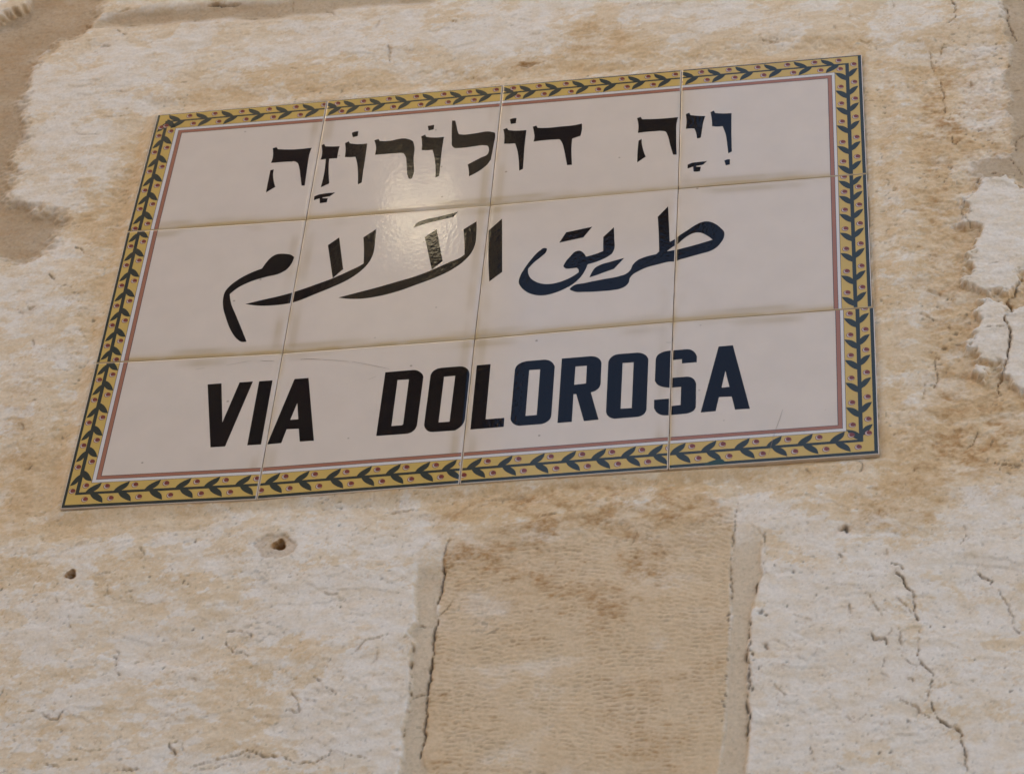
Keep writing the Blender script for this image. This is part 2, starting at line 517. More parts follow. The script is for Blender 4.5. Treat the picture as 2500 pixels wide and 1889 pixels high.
    for b in ((230, 215, 210, 120, -0.55), (120, 420, 100, 140, -0.35), (900, 90, 200, 60, -0.45), (1230, 70, 180, 70, -0.6), (1700, 60, 260, 60, -0.25),
              (1450, 110, 130, 80, 0.75), (1900, 80, 80, 40, -0.3), (1700, 90, 200, 60, .2), (2200, 120, 100, 160, -0.1), (2400, 260, 60, 150, -0.75),
              (2180, 260, 90, 160, 0.2), (60, 1300, 160, 160, 0.35), (100, 1150, 120, 100, 0.5), (250, 560, 90, 120, 0.75), (330, 420, 60, 100, 0.5),
              (300, 700, 90, 150, 0.35), (60, 700, 110, 110, -0.3), (230, 820, 70, 140, -0.1), (700, 1330, 200, 100, -0.30), (900, 1400, 180, 150, -0.35), (300, 1550, 300, 150, -0.18),
              (900, 1690, 200, 180, -0.45), (300, 1430, 230, 60, 0.1), (1350, 1250, 160, 50, 0.75), (1650, 1230, 120, 60, 0.8), (1280, 1225, 200, 45, 0.7),
              (1780, 1230, 90, 60, -0.5), (2000, 1180, 250, 60, 0.2), (2150, 1230, 140, 110, 0.65), (2330, 1120, 160, 110, 0.7), (2380, 1260, 140, 130, -0.45),
              (2000, 1420, 200, 130, -0.4), (2050, 1650, 260, 230, -0.42), (2350, 1600, 150, 200, -0.05), (550, 1650, 130, 50, .14), (560, 1740, 130, 50, .14), (480, 1480, 120, 40, .3),
              (1180, 50, 500, 30, 0.0), (700, 190, 350, 50, .35)):
        och += b[4] * np.clip(blob(b[0], b[1], b[2] * 1.25, b[3] * 1.25, 0.7) * 1.7, 0, 1) * (0.75 + 0.5 * oc2)
    och = och * (1 - 0.55 * np.maximum(fl1, fl2)) - 0.15 * np.maximum(fl1, fl2)
    grain = fbm(x, z, 0.0040, 0.0028, 3, 35, 0.75)
    och = np.clip(och + 0.04 * grain * (1 - dr), 0, 1)
    h += 0.00016 * grain * (0.15 + 0.8 * prox + 1.5 * rightz) * (1 - 0.6 * mort)
    

    brown = np.zeros_like(x)
    # thread-thin rusty veins and hair cracks in the crust
    v1 = np.clip(1 - np.abs(fbm(x + 0.004 * big, z, 0.021, 0.015, 5, 36, 0.62)) / 0.020, 0, 1) * sstep(0.05, 0.35, fbm(x, z, 0.045, 0.03, 3, 37))
    v2 = np.clip(1 - np.abs(fbm(x, z, 0.010, 0.0065, 4, 38, 0.6)) / 0.030, 0, 1) * sstep(0.10, 0.38, fbm(x, z, 0.035, 0.025, 3, 39))
    vein = (v1 + 0.7 * v2) * stone * (1 - dr)
    flk = sstep(0.22, 0.32, fbm(x, z, 0.0085, 0.0055, 4, 46, 0.6)) * sstep(-.2, .2, oc1) * stone * (1 - dr)
    och = np.clip(och - 0.42 * flk, 0, 1); h += 0.00022 * flk - 0.00035 * vein
    brown += 0.62 * vein
    brown += rightz * np.clip(0.28 + 0.55 * spk - 0.30 * rz + 0.5 * oc2, 0, 1) * 0.95
    brown += 0.35 * prox * np.clip(spk * 1.6 - 0.25 + 0.3 * oc1, 0, 1)
    for b in ((1560, 1230, 170, 55, 0.5), (1300, 1220, 190, 40, 0.55), (1450, 100, 120, 60, 0.45), (2170, 1240, 110, 70, 0.45), (2340, 1090, 150, 90, 0.55), (60, 1150, 100, 110, 0.35), (40, 1010, 40, 80, .4),
              (245, 575, 60, 100, 0.25), (330, 420, 50, 70, 0.25), (2290, 250, 40, 120, 0.2), (2320, 320, 40, 50, .6), (600, 230, 300, 40, 0.1), (1290, 155, 50, 18, 0.9), (700, 1330, 28, 30, 0.3), (1250, 1390, 130, 80, 0.3), (1560, 1350, 70, 40, .55), (1580, 1400, 40, 25, .5),
              (1330, 1260, 160, 40, .4), (1640, 1215, 60, 40, .4)):
        brown += 1.15 * b[4] * np.clip(blob(*b[:4], 0.9) * 2.0 + 0.1, 0, 1) * (blob(b[0], b[1], b[2] * 1.5, b[3] * 1.5, 0.9) > 0) * sstep(-0.35, 0.35, oc2 + 0.5 * spk)
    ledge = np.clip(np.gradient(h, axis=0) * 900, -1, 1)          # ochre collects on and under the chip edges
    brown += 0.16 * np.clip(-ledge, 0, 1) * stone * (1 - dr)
    brown += 0.62 * pit * np.clip(0.75 + oc1, 0, 1)
    brown += 0.95 * dr * np.clip(sstep(0.05, 0.6, oc1 + 0.35 * oc2), 0, 1) * (0.4 + 0.6 * sstep(ztop - 0.16, ztop - 0.02, z))
    brown += 0.25 * np.maximum(mt_l, mt_t) * np.clip(0.35 + oc1, 0, 1)
    brown += mt_l * 0.30
    brown *= 1 - 0.8 * np.maximum(fl1, fl2)
    brown = np.clip(brown * (0.66 + 0.5 * oc2 + 0.3 * oc1), 0, 0.8)

    dressed = dr * (1 - 0.8 * sstep(ztop - 0.03, ztop + 0.03, z + 0.03 * oc1)) * np.clip(0.92 - 0.5 * sstep(0.15, 0.6, -oc1), 0, 1)
    mortar = np.maximum.reduce([mt_l, mt_t, mt_r]) * np.clip(0.95 + 0.2 * oc1, 0, 1)
    strip = np.maximum(st_l, st_r) * (1 - sstep(at(1300, 1400, 0.003)[2] , at(1300, 1300, 0.003)[2], z) * 0.7)

    # ---- dark pits and specks
    dark = np.zeros_like(x)
    sand = fbm(x, z, 0.0032, 0.0028, 2, 73)
    gritty = np.maximum.reduce([st_l, st_r, mt_l, mt_t, mt_r])
    h += gritty * (0.00022 * sand + 0.0007 * fbm(x, z, 0.018, 0.03, 4, 74))
    dark += 0.16 * gritty * sstep(0.38, 0.6, sand); och = np.clip(och + .0 * sand, 0, 1)
    mortar = np.clip(mortar * (1 + 0.22 * fbm(x, z, 0.03, 0.045, 4, 75)), 0, 1)
    brown = np.clip(brown + 0.22 * np.maximum(st_l, st_r) * np.clip(fbm(x, z, 0.016, 0.04, 4, 76) - 0.05, 0, 1), 0, .9)
    pv = fbm(x, z, 0.0048, 0.0036, 2, 51)
    zone = np.clip(0.28 * stone + 1.2 * rightz + 0.6 * prox, 0, 1) * sstep(-0.2, 0.4, fbm(x, z, 0.05, oct=2, seed=52))
    p = sstep(0.50, 0.70, pv) * zone
    dark += 0.5 * p; h -= 0.0010 * p
    p = sstep(0.64, 0.76, fbm(x, z, 0.0042, 0.0034, 2, 53)) * (ll + lr) * stone * 0.6
    dark += 0.45 * p; h -= 0.0006 * p
    dark += 0.05 * vein * sstep(0, .4, oc2) + 0.2 * pit * sstep(-0.3, 0.5, fbm(x, z, 0.02, oct=2, seed=54))

    # ---- cracks
    wx = x + fbm(x, z, 0.012, oct=3, seed=61) * 0.0022 + fbm(x, z, 0.003, oct=2, seed=62) * 0.0006
    wz = z + fbm(x, z, 0.012, oct=3, seed=63) * 0.0022 + fbm(x, z, 0.003, oct=2, seed=64) * 0.0006
    wv = np.clip(0.8 + 1.1 * fbm(x, z, 0.014, oct=3, seed=65), 0.3, 2.1)

    def crack(c, pts, width, depth, dk, stain=0.25, warp=1.0, thin=True):
        nonlocal h, dark, brown
        q = wallpts(c, pts)
        lo, hi = q.min(0) - 0.014, q.max(0) + 0.014
        i0, i1 = np.searchsorted(gx, [lo[0], hi[0]]); j0, j1_ = np.searchsorted(gz, [lo[1], hi[1]])
        if i1 <= i0 or j1_ <= j0: return
        sl_ = (slice(j0, j1_), slice(i0, i1))
        X_ = x[sl_] + (wx - x)[sl_] * warp; Z_ = z[sl_] + (wz - z)[sl_] * warp
        d = np.full(X_.shape, 1e9, np.float32)
        for a, b in zip(q[:-1], q[1:]): d = np.minimum(d, seg_dist(X_, Z_, a, b))
        L_ = np.hypot(*(q[-1] - q[0])) + 1e-6            # hairline ends
        de = np.minimum(np.hypot(X_ - q[0][0], Z_ - q[0][1]), np.hypot(X_ - q[-1][0], Z_ - q[-1][1]))
        tp = 0.45 + 0.55 * sstep(0.0, 0.25 * L_, de)
        width *= 0.48; depth *= 0.55
        wd = width * tp * (wv[sl_] if thin else 1.0)
        k = np.exp(-(d / wd) ** 2)
        h[sl_] -= depth * k
        dark[sl_] = np.maximum(dark[sl_], dk * np.exp(-(d / (wd * 0.8)) ** 2))
        brown[sl_] += stain * np.exp(-(d / (wd * 3.6)) ** 2)

    CR = [('c4', [(2055, 0), (2080, 120), (2110, 230), (2150, 300)], .0008, .003, .8), ('c4', [(2207, 1020), (2150, 1100), (2145, 1160)], .0008, .003, .7),
          ('c4', [(2085, 1200), (2120, 1260), (2180, 1300), (2190, 1330), (2090, 1345), (1960, 1320)], .0008, .003, .75),
          ('c4', [(1640, 0), (1680, 90), (1670, 150), (1620, 180)], .0009, .004, .75), ('c4', [(1600, 330), (1560, 420), (1500, 500)], .0008, .003, .45),
          ('c4', [(1480, 360), (1490, 470), (1530, 545)], .0008, .003, .4), ('c4', [(1560, 580), (1600, 830), (1640, 880), (1610, 920)], .0009, .004, .5),
          ('c4', [(1190, 0), (1200, 90)], .0008, .002, .3), ('c4', [(1640, 1060), (1660, 1110), (1720, 1090)], .0010, .004, .6),
          ('c4', [(1850, 1360), (1830, 1398)], .0018, .006, .9), ('c4', [(1800, 600), (1800, 690)], .0007, .002, .4),
          ('c4', [(2120, 690), (2207, 680)], .0008, .002, .4),
          ('c6', [(1750, 0), (1740, 50), (1760, 140), (1800, 180), (1880, 185)], .0008, .003, .6),
          ('c6', [(2207, 530), (2180, 610), (2120, 700), (2080, 740)], .0009, .006, .85), ('c6', [(2080, 740), (2090, 780), (2110, 840), (2070, 890)], .0011, .006, .85),
          ('c6', [(2070, 890), (2080, 950), (2105, 1040), (2085, 1120), (2060, 1220)], .0020, .010, .95),
          ('c6', [(2060, 1220), (2030, 1340), (2000, 1400), (2030, 1440)], .0013, .007, .85),
          ('c6', [(1890, 970), (2000, 950), (2070, 945)], .0008, .003, .5), ('c6', [(1520, 1160), (1530, 1230), (1525, 1400)], .0012, .004, .6),
          ('c6', [(1480, 1320), (1430, 1420), (1420, 1500)], .0008, .003, .3), ('c6', [(1840, 660), (1930, 680), (2030, 670)], .0008, .003, .45),
          ('c6', [(1250, 90), (1300, 60), (1390, 40)], .0022, .003, .45), ('c6', [(1460, 860), (1510, 880)], .0025, .003, .55), ('c6', [(1470, 660), (1560, 680)], .0025, .003, .4), ('c6', [(1940, 470), (2030, 460)], .0008, .002, .4),
          ('c10', [(1160, 1165), (1190, 1190), (1250, 1200), (1270, 1230)], .0010, .004, .7),
          ('c10', [(1220, 1240), (1265, 1290), (1300, 1350), (1350, 1400)], .0014, .006, .85), ('c10', [(1350, 1400), (1355, 1480), (1360, 1560), (1375, 1610)], .0012, .006, .85),
          ('c10', [(1140, 1060), (1150, 1110)], .0007, .002, .4),
          ('c10', [(1820, 1230), (1880, 1270), (1960, 1300), (1975, 1360)], .0009, .004, .65), ('c10', [(1975, 1360), (2070, 1440), (2090, 1560), (2130, 1610)], .0007, .003, .4),
          ('c10', [(1750, 880), (1765, 970), (1720, 1050)], .0008, .003, .55), ('c10', [(930, 380), (970, 430), (940, 480)], .0009, .003, .6),
          ('c10', [(1850, 150), (1830, 220), (1740, 290), (1640, 300)], .0008, .003, .5), ('c10', [(1960, 390), (2070, 410), (2207, 430)], .0012, .005, .6),
          ('c10', [(1400, 460), (1360, 500)], .0009, .003, .4), ('c10', [(780, 930), (840, 915), (840, 945)], .0022, .006, .85), ('c10', [(790, 1120), (805, 1150)], .0010, .003, .55),
          ('c10', [(850, 1520), (870, 1580)], .0007, .002, .4), ('c10', [(540, 440), (560, 500)], .0008, .002, .3), ('c10', [(750, 380), (755, 470)], .0007, .002, .3),
          ('c10', [(1780, 1570), (1820, 1530)], .0012, .003, .35),
          ('c14', [(1380, 690), (1410, 790), (1450, 850)], .0012, .005, .8), ('c14', [(1450, 850), (1510, 890), (1480, 940), (1490, 1020), (1470, 1090)], .0009, .004, .6),
          ('c14', [(1470, 1090), (1520, 1190), (1560, 1260), (1620, 1290), (1700, 1310), (1730, 1360)], .0011, .005, .75),
          ('c14', [(1730, 1360), (1735, 1450), (1740, 1560), (1780, 1640)], .0010, .004, .65), ('c14', [(1410, 530), (1400, 620), (1380, 690)], .0007, .003, .45),
          ('c14', [(1030, 590), (1060, 640), (1135, 645), (1150, 720)], .0011, .004, .65), ('c14', [(1130, 790), (1130, 860)], .0008, .003, .55), ('c14', [(1120, 900), (1140, 920)], .0008, .003, .5),
          ('c14', [(1150, 620), (1190, 590), (1180, 540)], .0009, .003, .45), ('c14', [(1250, 560), (1255, 650), (1270, 690)], .0008, .003, .45),
          ('c14', [(1230, 1090), (1330, 1140), (1420, 1200), (1480, 1240)], .0011, .004, .4), ('c14', [(1240, 740), (1300, 820), (1380, 850)], .0008, .003, .3),
          ('c14', [(1290, 920), (1380, 950)], .0010, .003, .45), ('c14', [(920, 240), (1010, 310), (1080, 390), (1110, 490)], .0008, .003, .35), ('c14', [(850, 390), (890, 460)], .0007, .002, .35),
          ('c14', [(560, 1450), (580, 1540), (610, 1590)], .0008, .003, .4), ('c14', [(870, 780), (910, 820)], .0009, .002, .4), ('c14', [(200, 680), (240, 730)], .0016, .003, .55), ('c14', [(1215, 310), (1290, 370), (1340, 420)], .0012, .003, .4),
          ('c14', [(300, 980), (330, 1030), (370, 1080)], .0010, .003, .3), ('c14', [(830, 1220), (890, 1270), (970, 1250)], .0009, .002, .35), ('c14', [(2110, 480), (2150, 570), (2207, 580)], .0012, .004, .4),
          ('c14', [(760, 1625), (840, 1645)], .0016, .003, .45), ('c14', [(440, 460), (560, 500)], .0012, .002, .25),
          ('c14', [(100, 480), (95, 600), (75, 720)], .0014, .005, .85), ('c14', [(75, 720), (95, 830)], .0014, .006, .8), ('c14', [(95, 830), (80, 960), (75, 1100)], .0014, .005, .75),
          ('c14', [(75, 1100), (95, 1230), (85, 1330), (85, 1400)], .0018, .006, .85), ('c14', [(85, 1400), (95, 1500)], .0007, .003, .5), ('c14', [(150, 190), (145, 300)], .0008, .003, .5),
          ('c14', [(200, 0), (210, 140)], .0006, .002, .4), ('c14', [(55, 1540), (50, 1671)], .0006, .002, .35),
          ('c12', [(1530, 0), (1515, 130), (1500, 250), (1480, 370)], .0013, .006, .85), ('c12', [(1590, 340), (1530, 410), (1475, 480)], .0008, .003, .7),
          ('c12', [(1475, 480), (1465, 560), (1450, 650)], .0020, .007, .9), ('c12', [(1450, 650), (1435, 800)], .0014, .006, .85), ('c12', [(1435, 800), (1415, 950), (1400, 1080)], .0021, .007, .9),
          ('c12', [(1400, 1080), (1390, 1180)], .0014, .005, .8), ('c12', [(1390, 1180), (1370, 1400), (1355, 1530)], .0014, .006, .85),
          ('c8', [(1560, 970), (1550, 1060), (1530, 1140)], .0009, .003, .6), ('c12', [(1310, 525), (1440, 530)], .0007, .003, .6), ('c12', [(1265, 1070), (1390, 1050)], .0007, .003, .6),
          ('c12', [(1240, 1310), (1370, 1310), (1450, 1310)], .0007, .002, .35), ('c12', [(1220, 640), (1300, 630)], .0012, .004, .55), ('c12', [(1298, 690), (1290, 725)], .0014, .005, .75),
          ('c12', [(1260, 820), (1262, 870)], .0014, .005, .7), ('c12', [(1265, 880), (1265, 1000), (1262, 1090)], .0009, .004, .7), ('c12', [(1262, 1090), (1250, 1200)], .0006, .003, .4), ('c12', [(1225, 1300), (1215, 1370)], .0008, .003, .6),
          ('c12', [(0, 1490), (130, 1530), (270, 1545), (380, 1590)], .0010, .004, .5), ('c12', [(380, 1590), (550, 1585), (640, 1530), (650, 1495)], .0010, .004, .6), ('c12', [(650, 1495), (740, 1510), (850, 1530), (990, 1555)], .0010, .004, .45),
          ('c12', [(520, 935), (590, 980), (620, 1030), (700, 1060), (690, 1090)], .0009, .003, .5), ('c12', [(850, 745), (930, 670), (1020, 635), (1110, 605)], .0013, .003, .4), ('c12', [(350, 1040), (400, 1130), (415, 1190), (310, 1190)], .0008, .003, .45),
          ('c12', [(970, 840), (1030, 740)], .0012, .002, .25), ('c12', [(460, 1100), (520, 1120), (600, 1135)], .0008, .002, .4), ('c12', [(600, 270), (660, 290), (720, 285)], .0016, .003, .25),
          ('c11', [(1450, 1605), (1600, 1570), (1750, 1530), (1850, 1500), (1960, 1490)], .0009, .003, .45), ('c11', [(1500, 1650), (1600, 1610), (1740, 1580)], .0009, .003, .4),
          ('c11', [(220, 1200), (310, 1200), (380, 1245), (440, 1255), (480, 1190)], .0009, .003, .6), ('c11', [(870, 765), (910, 770), (885, 850), (910, 905)], .0009, .003, .6), ('c11', [(870, 705), (915, 740)], .0008, .002, .4),
          ('c11', [(1730, 650), (1790, 750), (1910, 765)], .0011, .004, .4), ('c11', [(860, 1650), (950, 1630), (1080, 1640)], .0009, .003, .5), ('c11', [(1310, 1430), (1340, 1520)], .0013, .004, .5), ('c11', [(1340, 1415), (1415, 1410), (1400, 1500)], .0008, .002, .35),
          ('c11', [(1760, 570), (1850, 575), (1930, 605), (1930, 640)], .0010, .003, .6), ('c11', [(0, 1080), (45, 1030)], .0009, .003, .5), ('c11', [(540, 470), (550, 550)], .0012, .003, .4), ('c11', [(1300, 70), (1330, 140)], .0008, .002, .4),
          ('c11', [(820, 220), (840, 300)], .0008, .002, .45), ('c11', [(340, 1590), (440, 1620), (450, 1650)], .0008, .003, .45), ('c11', [(510, 1560), (590, 1550)], .0008, .003, .5), ('c11', [(800, 1055), (860, 1052)], .0008, .002, .5),
          ('c11', [(0, 1660), (60, 1660), (70, 1630)], .0008, .003, .5), ('c11', [(1030, 790), (1090, 785)], .0007, .002, .4), ('c11', [(1150, 800), (1240, 785)], .0007, .002, .4), ('c11', [(970, 285), (1020, 265)], .0009, .002, .6),
          ('c11', [(740, 145), (850, 130)], .0008, .002, .45), ('c11', [(560, 1470), (680, 1490), (780, 1475)], .0012, .003, .3), ('c11', [(1560, 1470), (1680, 1450)], .0007, .002, .3), ('c11', [(440, 360), (430, 340)], .0008, .002, .4), ('c11', [(1440, 930), (1520, 940)], .001, .003, .4),
          ('c9', [(1885, 700), (1870, 850), (1855, 980), (1840, 1250)], .0007, .003, .55), ('c9', [(1840, 1250), (1842, 1350), (1838, 1500)], .0010, .004, .7), ('c9', [(2100, 940), (2095, 1030)], .0008, .003, .5), ('c9', [(2050, 1310), (2035, 1430)], .0009, .003, .6),
          ('c9', [(1100, 910), (1115, 950), (1085, 1030)], .0008, .002, .45), ('c9', [(380, 825), (500, 805)], .0010, .003, .5), ('c9', [(80, 915), (200, 880), (330, 860)], .0008, .0015, .25), ('c9', [(1090, 1130), (1190, 1125)], .0022, .002, .25),
          ('c9', [(480, 1130), (485, 1190)], .0008, .002, .35), ('c8', [(1080, 780), (1200, 775), (1300, 760)], .0013, .003, .4), ('c8', [(1900, 690), (2050, 680), (2200, 690)], .0022, .002, .35), ('c8', [(640, 960), (610, 1000)], .0008, .002, .45),
          ('c7', [(170, 775), (220, 760), (260, 735)], .0011, .003, .5), ('c7', [(150, 430), (180, 480)], .0022, .003, .35), ('c7', [(250, 240), (280, 245)], .0009, .002, .5), ('c7', [(1060, 1370), (1110, 1400), (1110, 1430)], .0011, .003, .35), ('c7', [(1050, 0 + 1110), (1000, 1120)], .0007, .001, .3),
          ('c5', [(375, 545), (420, 580)], .0011, .003, .5), ('c5', [(415, 655), (500, 625), (560, 650)], .0008, .002, .5), ('c5', [(570, 680), (610, 690)], .0010, .003, .5), ('c5', [(190, 800), (240, 825), (290, 790)], .0015, .004, .45), ('c5', [(810, 170), (870, 188)], .0009, .002, .5),
          ('c5', [(575, 325), (620, 335), (645, 370)], .0010, .003, .5), ('c5', [(250, 1040), (260, 1090)], .0014, .003, .4), ('c5', [(70, 1240), (140, 1240)], .0014, .003, .4), ('c5', [(150, 830), (180, 850)], .0012, .003, .4), ('c5', [(290, 420), (180, 430)], .0009, .002, .3),
          ('c1', [(1600, 50), (1700, 42), (1850, 38)], .0030, .006, .75), ('c1', [(740, 207), (790, 200)], .0011, .003, .7), ('c1', [(900, 225), (920, 250)], .0016, .004, .7), ('c1', [(940, 262), (970, 262)], .0012, .003, .6), ('c1', [(950, 197), (1080, 180)], .0010, .003, .45),  # first entry is a dark shadow line, painted in like a crack
          ('c1', [(1900, 140), (1990, 150)], .0012, .003, .5), ('c1', [(785, 355), (830, 358)], .0022, .003, .4), ('c1', [(920, 90), (1000, 65)], .0011, .003, .45), ('c1', [(640, 175), (690, 200), (640, 215)], .0022, .003, .35), ('c1', [(430, 320), (470, 330)], .0020, .003, .3), ('c1', [(860, 711), (980, 712)], .0012, .002, .3), ('c1', [(780, 905), (950, 885)], .0011, .002, .35), ('c1', [(1390, 630), (1440, 630)], .0014, .002, .35), ('c1', [(560, 1020), (640, 1045), (760, 1040)], .0008, .002, .25),
          ('c2', [(20, 148), (110, 150)], .0012, .003, .5), ('c2', [(150, 130), (270, 128)], .0010, .003, .4), ('c2', [(620, 90), (680, 120)], .0018, .003, .4), ('c2', [(1010, 230), (1040, 170), (1060, 160)], .0016, .003, .35), ('c2', [(1090, 370), (1120, 420), (1105, 500)], .0020, .003, .4), ('c2', [(360, 0), (362, 90)], .0007, .002, .35), ('c2', [(2090, 510), (2200, 500)], .0030, .002, .35), ('c2', [(330, 535), (400, 535)], .0012, .002, .25),
          ('c3', [(200, 510), (270, 520), (420, 480)], .0032, .0025, .4), ('c3', [(2070, 290), (2100, 330), (2200, 345)], .0013, .003, .3), ('c4', [(170, 300), (210, 345), (330, 345)], .0013, .003, .3), ('c4', [(940, 330), (1010, 345), (1030, 320)], .0010, .003, .35), ('c4', [(725, 215), (755, 245)], .0014, .002, .35), ('c4', [(870, 100), (875, 190)], .0007, .002, .3)]
    for c in CR:
        c = list(c)
        if c[4] < 0.5: c[4] *= 0.4; c[2] *= 0.85
        crack(*c)
    # drilled fixing holes with a chipped lip
    for (px, py, r, dep) in ((681, 1329, 0.0044, 0.016), (173, 1403, 0.0036, 0.012)):
        q = at(px, py, 0.003)
        ang = np.arctan2(z - q[2], x - q[0])
        d = np.hypot(x - q[0], z - q[2]) * (1 + 0.14 * np.sin(ang * 3 + 1)) + j1 * 0.10
        k = 1 - sstep(r * 0.75, r * 1.1, d)
        h -= dep * k
        brown = np.maximum(brown, 0.85 * (1 - sstep(r * 1.0, r * 1.5, d)))
        dark = np.maximum(dark, 0.34 * k)
    q = at(672, 1332, 0.003)
    pd = np.hypot((x - q[0]) / 1.15, (z - q[2])) + j1 * 0.9
    pk = 1 - sstep(0.0105, 0.0125, pd)
    mortar = np.maximum(mortar, 0.42 * pk); h -= 0.0011 * pk; brown = np.clip(brown + 0.12 * pk, 0, .9)
    # black lichen specks by the narrow joint
    for (c, X_, Z_, r) in (('c13', 1785, 1080, .0022), ('c13', 1800, 1130, .0020), ('c13', 1805, 900, .0020), ('c13', 1800, 925, .0014), ('c13', 1800, 1045, .0012), ('c13', 1830, 430, .0030), ('c13', 1832, 470, .0018), ('c13', 1818, 780, .0014),
                           ('c13', 1835, 540, .0012), ('c13', 1770, 1240, .0010), ('c14', 175, 440, .0032), ('c14', 210, 460, .0014), ('c14', 100, 730, .0020), ('c14', 130, 755, .0012), ('c14', 130, 795, .0014), ('c14', 160, 855, .0014), ('c14', 110, 1020, .0024), ('c14', 385, 810, .0014),
                           ('c14', 430, 120, .0014), ('c14', 280, 70, .0013), ('c14', 615, 305, .0011), ('c14', 390, 380, .0011), ('c14', 1320, 1245, .0020), ('c14', 1045, 1232, .0009), ('c14', 275, 1230, .0009), ('c14', 385, 1285, .0013), ('c14', 1635, 75, .0012), ('c14', 1490, 520, .0010), ('c14', 1580, 530, .0012),
                           ('c14', 1100, 1510, .0016), ('c14', 1180, 1505, .0013), ('c14', 820, 1450, .0010), ('c14', 1825, 800, .0013), ('c14', 2065, 850, .0013), ('c14', 2095, 1035, .0014),
                           ('c11', 1490, 545, .0012), ('c11', 1545, 622, .0010), ('c11', 255, 345, .0009), ('c11', 148, 1128, .0011), ('c11', 1260, 843, .0009), ('c11', 1157, 160, .0016), ('c11', 1415, 190, .0017), ('c11', 1455, 208, .0012), ('c7', 1490, 1327, .0013), ('c11', 545, 1072, .0010), ('c11', 1930, 1135, .0009), ('c11', 5, 255, .0016), ('c11', 60, 210, .0014), ('c11', 435, 215, .0012),
                           ('c12', 1022, 640, .0009), ('c12', 960, 1355, .0011), ('c12', 730, 380, .0016), ('c9', 2175, 1200, .0014), ('c10', 500, 1190, .0010), ('c12', 30, 1530, .0016), ('c8', 730, 880, .0009), ('c8', 930, 900, .0011), ('c8', 585, 710, .0009), ('c3', 740, 590, .0014), ('c1', 1060, 330, .0008), ('c1', 1440, 738, .0012), ('c1', 975, 840, .0012), ('c1', 1505, 150, .0012), ('c1', 1630, 140, .0012)):
        q = wallpts(c, [(X_, Z_)])[0]
        j0, j1_ = np.searchsorted(gz, [q[1] - .012, q[1] + .012]); i0, i1 = np.searchsorted(gx, [q[0] - .012, q[0] + .012])
        sl_ = (slice(j0, j1_), slice(i0, i1))
        d = np.hypot(wx[sl_] - q[0], (wz[sl_] - q[1]) * 0.8) + 0.4 * r * spk[sl_]
        k = 1 - sstep(r * 0.35, r * 0.7, d)
        dark[sl_] = np.maximum(dark[sl_], 0.62 * k)
        h[sl_] -= 0.0008 * k
    # clustered lichen crusts
    for (px, py, r) in ((1195, 1530, 40), (645, 1400, 34), (1000, 1195, 0), (1160, 1350, 0), (640, 1545, 42)):
        if r:
            b = np.clip(blob(px, py, r * 1.3, r * 0.9, 0.5) * 2, 0, 1)
            dark = np.maximum(dark, 0.3 * b * sstep(0.05, 0.4, spk + 0.2 * oc2))

    # ---- seat of the sign: flush plaster bed, lapping the lower edge a little
    bed = 1 - sstep(0.0, 0.014, S)
    h = h * (1 - 0.8 * bed) + bed * 0.0029
    qa, qb = at(640, 1215), at(1120, 1175)
    lap = sstep(qa[0] - 0.01, qa[0] + 0.02, x) * (1 - sstep(qb[0] - 0.03, qb[0] + 0.01, x)) * np.clip(0.75 + 1.4 * fbm(x, z, 0.03, oct=3, seed=71), 0, 1.2)
    bottom = (z < SIGN_Z - 0.19)
    # lip: plaster squeezed out below the bottom row of tiles
    lip = lap * bottom * np.exp(-((S + 0.0002) / 0.0042) ** 2)
    h += lip * 0.0011
    right_gap = sstep(at(1700, 1140)[0], at(1900, 1120)[0], x) * np.exp(-((S - 0.001) / 0.003) ** 2)
    h -= right_gap * 0.0016
    inside = sstep(0.0006, 0.0022, -S - 0.0010 * lap * bottom)
    h = h * (1 - inside) + inside * (-0.0052)
    h = h - 0.0007 * (np.abs(S) < 0.0012) * (1 - lap * bottom)
    # contact shadow painted as a thin dark line where render meets tile
    dark = np.maximum(dark, 0.55 * np.exp(-(S / 0.0008) ** 2) * np.clip(0.5 + fbm(x, z, 0.015, oct=2, seed=72) * 1.6, 0, 1))

    # ---- join to the plain courses outside the surveyed patch
    e = np.minimum.reduce([x - X0, X1 - x, z - Z0, Z1 - z])
    wgt = sstep(0.0, 0.045, e)
    gh, go, gm = generic(x, z)
    h = h * wgt + gh * (1 - wgt)
    och = och * wgt + go * (1 - wgt)
    mortar = mortar * wgt + gm * (1 - wgt)
    for a in (brown, dark, dressed): a *= wgt
    return (x, z, h.astype(np.float32), dict(ochre=np.clip(och, 0, 1), brown=np.clip(brown, 0, 0.95), mortar=np.clip(mortar, 0, 1), dark=np.clip(dark, 0, 0.95), dressed=np.clip(dressed, 0, 1), strip=np.clip(strip * wgt, 0, 1)), P, j1, S)


def grid_mesh(name, co, attrs, quads, normals=None):
    used, inv = np.unique(quads.ravel(), return_inverse=True)
    me = bpy.data.meshes.new(name)
    n, f = len(used), len(quads)
    me.vertices.add(n)
    me.vertices.foreach_set('co', co[used].astype(np.float32).ravel())
    me.loops.add(f * 4)
    me.loops.foreach_set('vertex_index', inv.astype(np.int32))
    me.polygons.add(f)
    me.polygons.foreach_set('loop_start', np.arange(0, f * 4, 4, dtype=np.int32))
    me.polygons.foreach_set('use_smooth', np.ones(f, bool))
    me.update(calc_edges=True)
    for k, v in attrs.items():
        a = me.attributes.new(k, 'FLOAT', 'POINT')
        a.data.foreach_set('value', v.ravel()[used].astype(np.float32))
    if normals is not None:
        me.normals_split_custom_set_from_vertices(normals[used].tolist())
    return me


